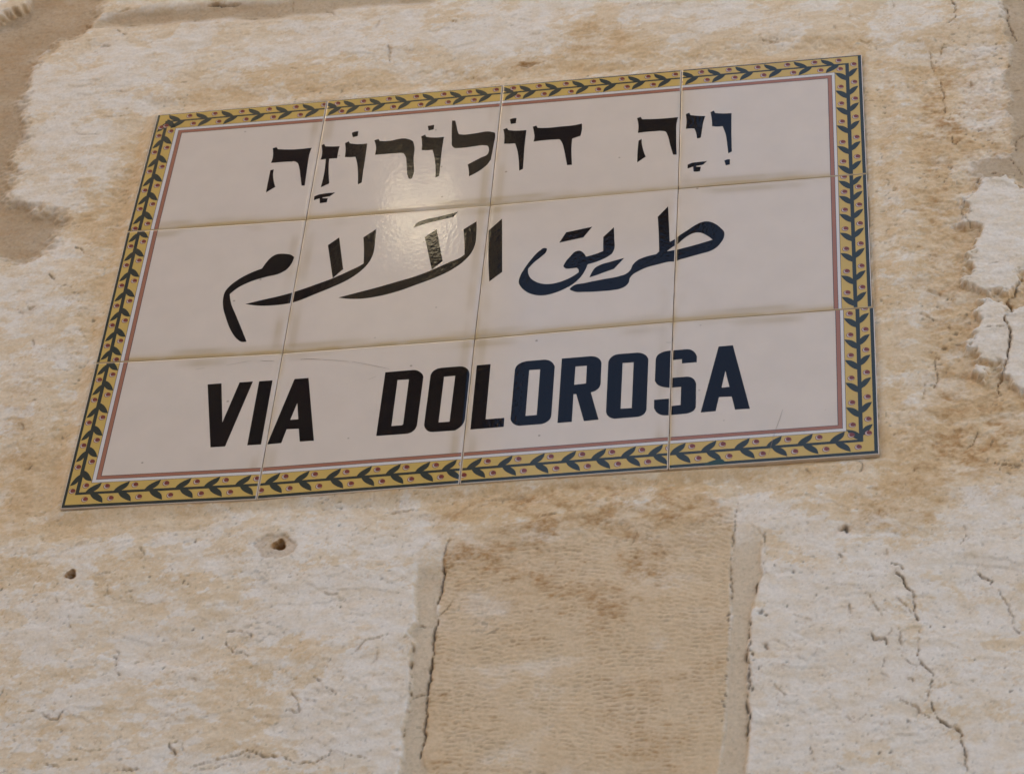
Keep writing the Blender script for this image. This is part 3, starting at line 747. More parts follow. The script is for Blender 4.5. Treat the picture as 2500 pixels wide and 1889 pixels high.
x, z, h, attrs, P, j1, S = build_fine()
co = np.stack([x, WALL_Y - h, z], -1).reshape(-1, 3)
hx = np.gradient(h, axis=1) / ((X1 - X0) / (NX - 1)); hz = np.gradient(h, axis=0) / ((Z1 - Z0) / (NZ - 1))
nrm = np.stack([-hx, -np.ones_like(hx), -hz], -1)
nrm /= np.linalg.norm(nrm, axis=-1, keepdims=True)
nrm = nrm.reshape(-1, 3).astype(np.float32)
idx = np.arange(NX * NZ).reshape(NZ, NX)
quads = np.stack([idx[:-1, :-1], idx[:-1, 1:], idx[1:, 1:], idx[1:, :-1]], -1).reshape(-1, 4)
lab = np.zeros((NZ, NX), np.int8)
order = [('block_ll', 1, 1.0), ('block_lr', 2, 1.0), ('flake_r', 3, 1), ('flake_r2', 4, 1), ('dressed', 5, .35), ('strip_l', 6, .35), ('strip_r', 7, .3), ('mort_tl', 8, 1), ('mort_top', 9, 1), ('mort_r', 10, 1), ('corner', 11, 1)]
for k, i, jt in order: lab[(P[k] + j1 * jt) < 0] = i
ql = lab[:-1, :-1].ravel()
PART = {0: ('stone_block', 'long upper block half covered by ochre plaster round the sign'), 1: ('stone_block', 'chipped pale block below the left half of the sign'),
        2: ('stone_block', 'cracked pale block at the lower right'), 3: ('stone_block', 'white flaked stone edge at the far right'), 4: ('stone_block', 'white flaked stone split by a long crack'),
        5: ('stone_block', 'tan block with rows of pick marks'), 6: ('mortar_joint', 'smooth joint left of the tooled block'), 7: ('mortar_joint', 'smooth joint right of the tooled block'),
        8: ('mortar_joint', 'wide brown joint at the upper left'), 9: ('mortar_joint', 'level joint above the upper block'), 10: ('mortar_joint', 'cracked tan joint at the upper right'), 11: ('stone_block', 'pinkish stone in the upper left corner')}
for i, (nm, lb) in PART.items():
    sel = quads[ql == i]
    if len(sel) == 0: continue
    o = link(nm, grid_mesh(nm, co, attrs, sel, nrm), wall, [M_STONE])
    o['label'] = lb


# plain courses all round the surveyed patch, then the rest of the house front
def coarse(xa, xb, za, zb, step=0.012):
    nx, nz = max(2, int(round((xb - xa) / step)) + 1), max(2, int(round((zb - za) / step)) + 1)
    X_, Z_ = np.meshgrid(np.linspace(xa, xb, nx), np.linspace(za, zb, nz))
    hh, oo, mm = generic(X_, Z_)
    zero = np.zeros_like(hh)
    c_ = np.stack([X_, WALL_Y - hh, Z_], -1).reshape(-1, 3)
    ii = np.arange(nx * nz).reshape(nz, nx)
    qq = np.stack([ii[:-1, :-1], ii[:-1, 1:], ii[1:, 1:], ii[1:, :-1]], -1).reshape(-1, 4)
    return c_, dict(ochre=oo, mortar=mm, brown=zero, dark=zero, dressed=zero, strip=zero), qq


cs, ats, qs, off = [], {k: [] for k in ('ochre', 'mortar', 'brown', 'dark', 'dressed', 'strip')}, [], 0
for r_ in ((-2.4, X0, Z0, Z1), (X1, 2.4, Z0, Z1), (-2.4, 2.4, 1.2, Z0), (-2.4, 2.4, Z1, 5.2)):
    c_, a_, q_ = coarse(*r_)
    cs.append(c_); qs.append(q_ + off); off += len(c_)
    for k in ats: ats[k].append(a_[k].ravel())
o = link('coursed_masonry', grid_mesh('coursed_masonry', np.concatenate(cs), {k: np.concatenate(v) for k, v in ats.items()}, np.concatenate(qs)), wall, [M_STONE])


def box(bm, x0, x1, y0, y1, z0, z1):
    vs = [bm.verts.new((a, b, c)) for a in (x0, x1) for b in (y0, y1) for c in (z0, z1)]
    for f in ((0, 1, 3, 2), (4, 6, 7, 5), (0, 4, 5, 1), (2, 3, 7, 6), (0, 2, 6, 4), (1, 5, 7, 3)):
        bm.faces.new([vs[i] for i in f])


def bm_obj(name, bm, parent, mat, bevel=0.0):
    if bevel:
        bmesh.ops.bevel(bm, geom=list(bm.edges), offset=bevel, segments=2, affect='EDGES')
    bmesh.ops.recalc_face_normals(bm, faces=list(bm.faces))
    me = bpy.data.meshes.new(name); bm.to_mesh(me); bm.free()
    return link(name, me, parent, [mat])


M_HOUSE = plain_stone('house_front_stone', (0.58, 0.48, 0.36))
M_ACROSS = plain_stone('opposite_front_stone', (0.62, 0.50, 0.36))
bm = bmesh.new()
box(bm, -7, -2.4, 0.0, 0.6, 0, 10.2); box(bm, 2.4, 7, 0.0, 0.6, 0, 10.2)
box(bm, -2.4, 2.4, 0.0, 0.6, 0, 1.2); box(bm, -2.4, 2.4, 0.0, 0.6, 5.2, 10.2); box(bm, -2.4, 2.4, 0.05, 0.6, 1.2, 5.2)
bm_obj('house_front', bm, wall, M_HOUSE)
# roof parapet added out of view; one slot shapes the sun patch mirrored in the glaze
bm = bmesh.new()
PY0, PY1 = 0.0, 0.12
SLX, SLW, SLZ0, SLZ1 = -1.08, 0.16, 10.50, 10.90
box(bm, -7, 7, PY0, PY1, 10.2, SLZ0)
box(bm, -7, 7, PY0, PY1, SLZ1, 11.6)
edges = [-7] + sorted([SLX + k * 2.3 + s * SLW / 2 for k in range(-2, 4) for s in (-1, 1)]) + [7]
for a, b in zip(edges[::2], edges[1::2]): box(bm, a, b, PY0, PY1, SLZ0, SLZ1)
box(bm, SLX - .03, SLX + .03, PY0, PY1, 10.74, SLZ1)  # bar added to split the sun patch in two
bm_obj('sun_slot_parapet', bm, wall, M_HOUSE)

# ------------------------------------------------------------------ the house across the street, seen only mirrored in the glaze
house = tag(empty('stone_house', (-4.5, -4.2, 0)), 'tall stone house across the narrow street facing the sign', 'house')
def prism(bm, foot, z0, z1):
    lo = [bm.verts.new((a, b, z0)) for a, b in foot]; hi = [bm.verts.new((a, b, z1)) for a, b in foot]
    n = len(foot); bm.faces.new(lo); bm.faces.new(hi)
    for k in range(n): bm.faces.new((lo[k], lo[(k + 1) % n], hi[(k + 1) % n], hi[k]))


M_LOWER = plain_stone('dark_lower_stone', (0.34, 0.27, 0.23))  # darker stone, chosen so the letters mirror a dark front
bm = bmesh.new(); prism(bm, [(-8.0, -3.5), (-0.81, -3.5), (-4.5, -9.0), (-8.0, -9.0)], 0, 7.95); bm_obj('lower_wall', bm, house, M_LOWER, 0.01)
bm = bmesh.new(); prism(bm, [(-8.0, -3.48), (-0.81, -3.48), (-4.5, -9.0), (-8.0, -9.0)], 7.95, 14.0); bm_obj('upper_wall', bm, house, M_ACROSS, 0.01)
bm = bmesh.new(); box(bm, -0.812, -0.31, -3.62, -3.47, 7.16, 7.948); bm_obj('sky_blocker', bm, house, M_LOWER, 0.01)  # unseen slab added to keep sky out of the upper letters' reflection
M_PALE, N_, L_, B_ = new_mat('glare_panel_paint'); B_.inputs['Base Color'].default_value = (0.80, 0.72, 0.52, 1); B_.inputs['Roughness'].default_value = 0.7
bm = bmesh.new()
for xa in (-1.32, -1.075): box(bm, xa, xa + .24, -3.5, -3.46, 6.65, 7.60)
bm_obj('glare_panel', bm, house, M_PALE, 0.006)  # pale panel added to catch the sun patch and brighten its reflection
bm = bmesh.new(); prism(bm, [(-8.1, -3.4), (-0.6, -3.4), (-4.4, -9.1), (-8.1, -9.1)], 14.0, 14.2); bm_obj('roof', bm, house, M_ACROSS, 0.01)
M_SHUT, N_, L_, B_ = new_mat('dark_shutter_paint'); B_.inputs['Base Color'].default_value = (0.03, 0.05, 0.045, 1)
for wx_, wz_ in ((-3.4, 4.2), (-6.0, 4.2), (-3.4, 7.6), (-6.0, 7.6)):
    bm = bmesh.new(); box(bm, wx_ - .5, wx_ + .5, -3.5, -3.44, wz_, wz_ + 1.5); f_ = bm_obj('window', bm, house, M_SHUT, 0.01)
    bm = bmesh.new(); box(bm, wx_ - .6, wx_ + .6, -3.5, -3.38, wz_ - .1, wz_ - .002); s_ = bm_obj('sill', bm, f_, M_ACROSS, 0.008)
    s_.matrix_parent_inverse = Matrix.Identity(4)
bm = bmesh.new(); box(bm, -2.0, -1.1, -3.5, -3.42, 0.02, 2.2); bm_obj('door', bm, house, M_SHUT, 0.01)
M_PAVE = plain_stone('street_paving', (0.45, 0.38, 0.30), 4.0)
bm = bmesh.new(); vs = [bm.verts.new(p) for p in ((-60, -60, 0), (60, -60, 0), (60, 60, 0), (-60, 60, 0))]; bm.faces.new(vs)
tag(bm_obj('street', bm, None, M_PAVE), kind='structure')

# ------------------------------------------------------------------ the sign
sign = tag(empty('street_name_sign', (0, 0, SIGN_Z - 0.225)), 'glazed tile street sign reading VIA DOLOROSA with Hebrew and Arabic, in a yellow vine border', 'street sign')
J = {(0, 0): (383.8, 279.1), (4, 0): (2104.5, 132.6), (0, 3): (145.9, 1242.5), (4, 3): (2147.5, 1109.0),
     (1, 0): (799.2, 245), (2, 0): (1227.8, 207.7), (3, 0): (1664, 170.3), (0, 1): (309.2, 565.7), (4, 1): (2117.2, 423.4),
     (0, 2): (233.1, 886), (4, 2): (2131.4, 749), (1, 3): (626, 1219), (2, 3): (1121.7, 1181.4), (3, 3): (1631.3, 1145.3),
     (1, 1): (747.5, 535.9), (2, 1): (1196.9, 501), (3, 1): (1655.8, 459.9), (1, 2): (689.8, 861.6), (2, 2): (1159, 826.5), (3, 2): (1643, 784.7)}
SHIFT = {(3, 2): {(4, 2): (3.5, 0.5)}, (3, 1): {(4, 2): (-1.0, 0)}}
GAP = 0.00034
RB, RD = 0.0036, 0.0007                           # rounded edge of a tile: width, drop


def prof(d, kind=0):
    RB_, RD_ = ((RB, RD), (0.0011, 0.0004), (0.0024, 0.00035))[int(kind)]
    t = np.clip((RB_ - np.asarray(d, float)) / RB_, 0, 1)
    return RD_ * (1 - np.sqrt(np.maximum(0, 1 - 0.96 * t * t))) / (1 - math.sqrt(0.04))


class Tile:
    def __init__(s, i, j):
        s.i, s.j = i, j
        sh = SHIFT.get((i, j), {})
        c = []
        for k in ((i, j), (i + 1, j), (i + 1, j + 1), (i, j + 1)):
            p = J[k]; d = sh.get(k, (0, 0))
            q = at(p[0] + d[0], p[1] + d[1]); c.append(np.array([q[0], q[2]]))
        ctr = sum(c) / 4
        g = GAP
        # pull each corner in by half the joint
        s.c = []
        for k, q in enumerate(c):
            sx = 1 if k in (0, 3) else -1; sz = -1 if k in (0, 1) else 1
            s.c.append(q + np.array([sx * g, sz * g]))
        rr = random.Random(i * 7 + j * 3)
        s.tx, s.tz, s.t0 = rr.uniform(-.0016, .0016), rr.uniform(-.0016, .0016), rr.uniform(-.0001, .00015)
        s.W = np.linalg.norm(s.c[1] - s.c[0]); s.H = np.linalg.norm(s.c[3] - s.c[0])

    def pos(s, u, v):
        a = s.c[0] * (1 - u) + s.c[1] * u
        b = s.c[3] * (1 - u) + s.c[2] * u
        return a * (1 - v) + b * v

    def y(s, u, v, lift=0.0):
        d = prof(u * s.W, 1 if s.i == 0 else 2) + prof((1 - u) * s.W, 1 if s.i == 3 else 2) + prof(v * s.H, 1) + prof((1 - v) * s.H, s.j == 2)
        return float(d) - s.t0 - s.tx * (u - .5) * s.W - s.tz * (v - .5) * s.H - lift

    def world(s, u, v, lift=0.0):
        p = s.pos(u, v)
        return (p[0], s.y(u, v, lift), p[1])

    def uv(s, p):
        u = v = 0.5
        for _ in range(8):
            e = s.pos(u, v) - p
            du = (s.c[1] - s.c[0]) * (1 - v) + (s.c[2] - s.c[3]) * v
            dv = (s.c[3] - s.c[0]) * (1 - u) + (s.c[2] - s.c[1]) * u
            A = np.array([[du[0], dv[0]], [du[1], dv[1]]])
            k = np.linalg.solve(A, e); u -= k[0]; v -= k[1]
        return u, v


TILES = {(i, j): Tile(i, j) for i in range(4) for j in range(3)}
INS = [0, .00012, .00035, .0007, .0012, .0018, .0026, .0034, .0042]


def build_tile(t):
    fr = lambda L: sorted(set([d / L for d in INS] + [1 - d / L for d in INS] + list(np.linspace(.03, .97, 48))))
    us, vs = fr(t.W), fr(t.H)
    bm = bmesh.new()
    st = bm.verts.layers.float.new('stain'); gr = bm.verts.layers.float.new('grime')
    U, V = np.meshgrid(us, vs)
    px = np.zeros(U.shape); pz = np.zeros(U.shape)
    for a in range(U.shape[0]):
        for b in range(U.shape[1]):
            px[a, b], pz[a, b] = t.pos(U[a, b], V[a, b])
    n1 = fbm(px, pz, 0.035, oct=3, seed=81); n2 = fbm(px, pz, 0.07, oct=3, seed=82); n3 = fbm(px, pz, 0.012, oct=2, seed=83)
    dl, dr_, dt, db = U * t.W, (1 - U) * t.W, V * t.H, (1 - V) * t.H
    last_row, first_row, last_col, first_col = t.j == 2, t.j == 0, t.i == 3, t.i == 0
    e = lambda d, a: np.exp(-(d / a) ** 2)
    stain = np.zeros(U.shape)
    if not last_row: stain += 1.1 * e(db, 0.0038) * np.clip(0.8 + 0.6 * n1, 0, 1) + 0.10 * e(db, .009)
    if not last_col: stain += 0.35 * e(dr_, 0.0022) * np.clip(0.5 + n1, 0, 1)
    if not first_col: stain += 0.55 * e(dl, 0.0028) * np.clip(0.6 + n1, 0, 1)
    if not first_row: stain += 0.45 * e(dt, 0.002)
    grime = np.zeros(U.shape)
    if not last_row: grime += 0.62 * e(db - 0.0064, 0.0030) * np.clip(n2 * 1.8 + .25, 0, 1)
    if not first_row: grime += 0.60 * e(dt - 0.006, 0.0038) * np.clip(n2 * 1.9 + .1, 0, 1)
    if not last_col: grime += 0.60 * e(dr_ - 0.0064, 0.0032) * np.clip(n2 * 1.8 + .25, 0, 1)
    if not first_col: grime += 0.50 * e(dl - 0.006, 0.0032) * np.clip(n2 * 1.8 + .25, 0, 1)
    vv = [[None] * len(us) for _ in vs]
    for a in range(len(vs)):
        for b in range(len(us)):
            v_ = bm.verts.new(t.world(us[b], vs[a]))
            v_[st] = float(np.clip(stain[a, b], 0, .9)); v_[gr] = float(np.clip(grime[a, b], 0, .8))
            vv[a][b] = v_
    for a in range(len(vs) - 1):
        for b in range(len(us) - 1):
            bm.faces.new((vv[a][b], vv[a][b + 1], vv[a + 1][b + 1], vv[a + 1][b])).smooth = True
    ring = [vv[0][b] for b in range(len(us))] + [vv[a][-1] for a in range(1, len(vs))] + [vv[-1][b] for b in range(len(us) - 2, -1, -1)] + [vv[a][0] for a in range(len(vs) - 2, 0, -1)]
    low = [bm.verts.new((q.co.x, 0.0075, q.co.z)) for q in ring]
    for q, l in zip(ring, low): l[st] = 0.55
    for k in range(len(ring)):
        bm.faces.new((ring[k], low[k], low[(k + 1) % len(ring)], ring[(k + 1) % len(ring)]))
    bmesh.ops.recalc_face_normals(bm, faces=list(bm.faces))
    me = bpy.data.meshes.new('tile'); bm.to_mesh(me); bm.free()
    return link('tile', me, sign, [M_TILE])


def smooth_path(pts, n=7):
    """corner points are (x, y); curve points are (x, y, 1)"""
    N = len(pts); out = []
    for k in range(N):
        p1, p2 = pts[k], pts[(k + 1) % N]
        out.append((p1[0], p1[1]))
        if len(p1) == 2 and len(p2) == 2: continue
        P1, P2 = np.array(p1[:2], float), np.array(p2[:2], float)
        P0 = np.array(pts[k - 1][:2], float) if len(p1) == 3 else None
        P3 = np.array(pts[(k + 2) % N][:2], float) if len(p2) == 3 else None
        L = np.linalg.norm(P2 - P1)
        def tang(A, Bc, C):                       # chord-length weighted
            a, b = np.linalg.norm(Bc - A) + 1e-9, np.linalg.norm(C - Bc) + 1e-9
            d = ((Bc - A) / a * b + (C - Bc) / b * a) / (a + b)
            return d
        t1 = tang(P0, P1, P2) * L if P0 is not None else None
        t2 = tang(P1, P2, P3) * L if P3 is not None else None
        if t1 is None: t1 = 1.5 * (P2 - P1) - 0.5 * t2 if t2 is not None else P2 - P1
        if t2 is None: t2 = 1.5 * (P2 - P1) - 0.5 * t1
        for q in range(1, n):
            s = q / n
            out.append(tuple((2 * s**3 - 3 * s**2 + 1) * P1 + (s**3 - 2 * s**2 + s) * t1 + (-2 * s**3 + 3 * s**2) * P2 + (s**3 - s**2) * t2))
    return out


def fill_uv(bm, t, loops, lift, mat=0, grid=True):
    """fill closed loops (tile u, v) as a patch of glaze lying on the tile; trimmed to the tile and bent with its edge"""
    flat = [[Vector((p[0], p[1], 0)) for p in lp] for lp in loops]
    tri = tessellate_polygon(flat)
    b2 = bmesh.new()
    vs = [b2.verts.new(p) for lp in flat for p in lp]
    for f in tri:
        try: b2.faces.new([vs[i] for i in f])
        except ValueError: pass
    eu, ev = 0.0006 / t.W, 0.0006 / t.H
    def cut(co, no, clear):
        g = list(b2.verts) + list(b2.edges) + list(b2.faces)
        if g: bmesh.ops.bisect_plane(b2, geom=g, plane_co=co, plane_no=no, clear_outer=clear, dist=1e-7)
    cut((eu, 0, 0), (-1, 0, 0), True); cut((1 - eu, 0, 0), (1, 0, 0), True)
    cut((0, ev, 0), (0, -1, 0), True); cut((0, 1 - ev, 0), (0, 1, 0), True)
    if not b2.faces: b2.free(); return
    lo = [min(v.co[k] for v in b2.verts) for k in (0, 1)]; hi = [max(v.co[k] for v in b2.verts) for k in (0, 1)]
    for d in INS[3:]:
        for k, L in ((0, t.W), (1, t.H)):
            for c in (d / L, 1 - d / L):
                if lo[k] < c < hi[k]:
                    cut((c, 0, 0) if k == 0 else (0, c, 0), (1, 0, 0) if k == 0 else (0, 1, 0), False)
    mp = {}
    for v in b2.verts: mp[v] = bm.verts.new(t.world(v.co.x, v.co.y, lift))
    for f in b2.faces:
        try:
            nf = bm.faces.new([mp[v] for v in f.verts]); nf.material_index = mat; nf.smooth = True
        except ValueError: pass
    b2.free()


def finish(bm, name, parent, mats):
    for f in bm.faces:
        f.normal_update()
        if f.normal.y > 0: f.normal_flip()
    me = bpy.data.meshes.new(name); bm.to_mesh(me); bm.free()
    o = link(name, me, parent, mats)
    if parent is not sign: o.matrix_parent_inverse = Matrix.Identity(4)
    return o


# border: for each side  dark edge, yellow edge, white edge, outer/inner edge of the red line, stem centre, stem half-width
SIDE = {'l': (.0185, .132, .152, .1525, .1745, .069, .0095), 'r': (.0215, .151, .168, .1685, .190, .082, .0098),
        't': (.0125, .139, .160, .1605, .185, .073, .0062), 'b': (.0225, .162, .182, .1825, .205, .094, .0082)}
TIPS = {('t', 0): [.099, .26, .41, .57, .73, .887], ('t', 1): [.016, .12, .268, .416, .572, .728, .874], ('t', 2): [.017, .118, .264, .416, .569, .729, .874], ('t', 3): [.02, .17, .325, .485, .65, .80],
        ('b', 0): [.186, .332, .492, .649, .797, .955], ('b', 1): [.096, .244, .402, .556, .70, .846, .977], ('b', 2): [.096, .246, .403, .555, .70, .844, .974], ('b', 3): [.079, .227, .387, .541, .689, .842],
        ('l', 0): [.133, .277, .442, .603, .758, .919], ('l', 1): [.062, .211, .369, .523, .671, .822, .958], ('l', 2): [.061, .204, .364, .52, .666, .826],
        ('r', 0): [.143, .297, .44, .593, .764, .923], ('r', 1): [.039, .158, .298, .442, .595, .761, .917], ('r', 2): [.064, .215, .358, .514, .68, .829]}


def build_border(t, tile_obj):
    sides = []
    if t.j == 0: sides.append('t')
    if t.j == 2: sides.append('b')
    if t.i == 0: sides.append('l')
    if t.i == 3: sides.append('r')
    if not sides: return
    bm = bmesh.new()
    MATS = [M_YEL, M_GREEN, M_WHITE, M_TERRA, M_LINE, M_MAROON, M_BERRYW]
    has = lambda s: s in sides

    def span(level):
        """inner rectangle at a given band level"""
        g = lambda s: SIDE[s][level] if level >= 0 else 0.0
        return (g('l') if has('l') else 0.0, 1 - g('r') if has('r') else 1.0, g('t') if has('t') else 0.0, 1 - g('b') if has('b') else 1.0)

    def frame(lo, hi, lift, mat, grow=0.0):
        """band between two nested rectangles, cut into one quad per side with mitred corners"""
        a0, a1, b0, b1 = span(lo); c0, c1, d0, d1 = span(hi)
        if grow:
            a0 -= grow * has('l'); a1 += grow * has('r'); b0 -= grow * has('t'); b1 += grow * has('b')
            c0 += grow * has('l'); c1 -= grow * has('r'); d0 += grow * has('t'); d1 -= grow * has('b')
        if has('t'): fill_uv(bm, t, [[(a0, b0), (a1, b0), (c1, d0), (c0, d0)]], lift, mat)
        if has('b'): fill_uv(bm, t, [[(a0, b1), (a1, b1), (c1, d1), (c0, d1)]], lift, mat)
        if has('l'): fill_uv(bm, t, [[(a0, b0), (a0, b1), (c0, d1), (c0, d0)]], lift, mat)
        if has('r'): fill_uv(bm, t, [[(a1, b0), (a1, b1), (c1, d1), (c1, d0)]], lift, mat)
    e = 0.00004
    frame(-1, 0, e, 1)
    frame(0, 1, e, 0)
    frame(1, 2, e, 2)
    frame(3, 4, e, 3)
    th = 0.0022
    for lv in (1, 3, 4):
        frame(lv, lv, 2.2 * e, 4, th / 2 * (1.3 if lv == 4 else 1))

    for s in sides:
        dk, yl, _, _, _, stc, sw = SIDE[s]
        k = t.i if s in 'tb' else t.j
        rev = s in 'tr'                           # the vine runs anticlockwise round the sign
        L = t.W if s in 'tb' else t.H
        D = t.H if s in 'tb' else t.W

        def mapst(a, n):                          # a: along growth 0..1, n: inward offset from the stem (tile fraction)
            al = 1 - a if rev else a
            q = stc + n
            return {'t': (al, q), 'b': (al, 1 - q), 'l': (q, al), 'r': (1 - q, al)}[s]
        # stem
        prevside = {'t': 'r', 'l': 't', 'b': 'l', 'r': 'b'}[s]; nextside = {'t': 'l', 'l': 'b', 'b': 'r', 'r': 't'}[s]
        a0 = SIDE[prevside][5] if has(prevside) else 0.0
        a1 = 1 - SIDE[nextside][5] if has(nextside) else 1.0
        w0 = sw
        fill_uv(bm, t, [[mapst(a0 - (SIDE[prevside][6] if has(prevside) else 0), -w0), mapst(a1 + (SIDE[nextside][6] * .9 if has(nextside) else 0), -w0), mapst(a1 + (SIDE[nextside][6] * .9 if has(nextside) else 0), w0), mapst(a0 - (SIDE[prevside][6] if has(prevside) else 0), w0)]], 2.4 * e if s in 'tb' else 2.6 * e, 1)
        tips = sorted([(1 - q) if rev else q for q in TIPS[(s, k)]])
        if rev:                                   # top and right were noted at the tip as seen from the left / top
            pass
        Pm = float(np.median(np.diff(tips)))
        inn, outn = (yl - stc) * 0.97, (stc - dk) * 0.93

        def leaf(tip, side, room):
            b = tip - 0.50 * Pm
            sg = 1 if side > 0 else -1
            pts = [(b, 0), (b + .10 * Pm, .42 * room, 1), (b + .28 * Pm, .77 * room, 1), (tip, 1.02 * room), (b + .445 * Pm, .50 * room, 1), (b + .30 * Pm, .145 * room, 1), (b + .19 * Pm, 0)]
            fill_uv(bm, t, [[mapst(p[0], sg * p[1]) for p in smooth_path(pts, 5)]], (2.9 if side > 0 else 3.1) * e, 1)

        def berry(a, n):
            rA, rN = 0.0178 * 0.148 / L, 0.0178 * 0.148 / D
            if not (0.004 < a < 0.996): pass
            rnd = random.Random(int(a * 1000) + k * 31 + ord(s))
            for (r, mt_, lf, ox, on) in ((1.0, 5, 3.3, 0, 0), (.84, 6, 3.6, 0, 0), (.72, 5, 3.9, None, None)):
                if ox is None:
                    # the highlight sits to the lower left of every berry
                    dx, dz = (.17 + .06 * rnd.random()), (-.14 - .05 * rnd.random())
                    if s == 't': oa, on_ = -dx, dz
                    elif s == 'b': oa, on_ = dx, -dz
                    elif s == 'l': oa, on_ = dz, dx
                    else: oa, on_ = -dz, -dx
                else: oa = on_ = 0
                c = [mapst(a + rA * (r * math.cos(q) + oa), n + rN * (r * math.sin(q) + on_)) for q in np.linspace(0, 2 * math.pi, 15)[:-1]]
                fill_uv(bm, t, [c], lf * e, mt_)

        lim1 = a1
        for tip in tips:
            if tip - .5 * Pm < a0 - .02: 
                if tip < a0 + .02: continue
            if has(nextside) and tip > 1 - SIDE[nextside][0] - .02: continue
            leaf(tip, 1, inn)
            ot = tip + 0.17 * Pm
            if not (has(nextside) and ot > 1 - SIDE[nextside][0] - 0.01): leaf(ot, -1, outn)
            bi_ = tip + 0.19 * Pm
            if not (has(nextside) and bi_ > a1 + .03): berry(bi_, inn * 0.60)
            bo = tip + 0.40 * Pm
            if not (has(nextside) and bo > a1 + .015): berry(bo, -outn * 0.62)
        if has(prevside):
            berry(a0 + .3 * Pm, -outn * 0.62)
        elif tips[0] - .5 * Pm > 0.02:
            berry(max(0.012, tips[0] - .62 * Pm), -outn * .62)
    o = finish(bm, 'vine_border', tile_obj, MATS)
    return o


for key, t in TILES.items():
    ob = build_tile(t)
    build_border(t, ob)

# ------------------------------------------------------------------ grout behind the tiles
M_GROUT, N_, L_, B_ = new_mat('old_grout')
g_ = N_.new('ShaderNodeNewGeometry'); n_ = N_.new('ShaderNodeTexNoise'); n_.inputs['Scale'].default_value = 45; n_.inputs['Detail'].default_value = 5
L_.new(g_.outputs['Position'], n_.inputs['Vector'])
cr_ = N_.new('ShaderNodeValToRGB'); cr_.color_ramp.elements[0].position = 0.40; cr_.color_ramp.elements[0].color = (0.09, 0.055, 0.035, 1)
cr_.color_ramp.elements[1].position = 0.52; cr_.color_ramp.elements[1].color = (0.40, 0.28, 0.17, 1)
L_.new(n_.outputs['Fac'], cr_.inputs[0]); L_.new(cr_.outputs[0], B_.inputs['Base Color']); B_.inputs['Roughness'].default_value = 0.95
bm = bmesh.new()
cn = [at(*J[k]) for k in ((0, 0), (4, 0), (4, 3), (0, 3))]
ctr = sum(cn) / 4
fr_ = [bm.verts.new((ctr[0] + (c[0] - ctr[0]) * .992, 0.0015, ctr[2] + (c[2] - ctr[2]) * .992)) for c in cn]
bk_ = [bm.verts.new((v.co.x, 0.0080, v.co.z)) for v in fr_]
bm.faces.new(fr_)
for k in range(4): bm.faces.new((fr_[k], bk_[k], bk_[(k + 1) % 4], fr_[(k + 1) % 4]))
bm_obj('grout', bm, sign, M_GROUT)

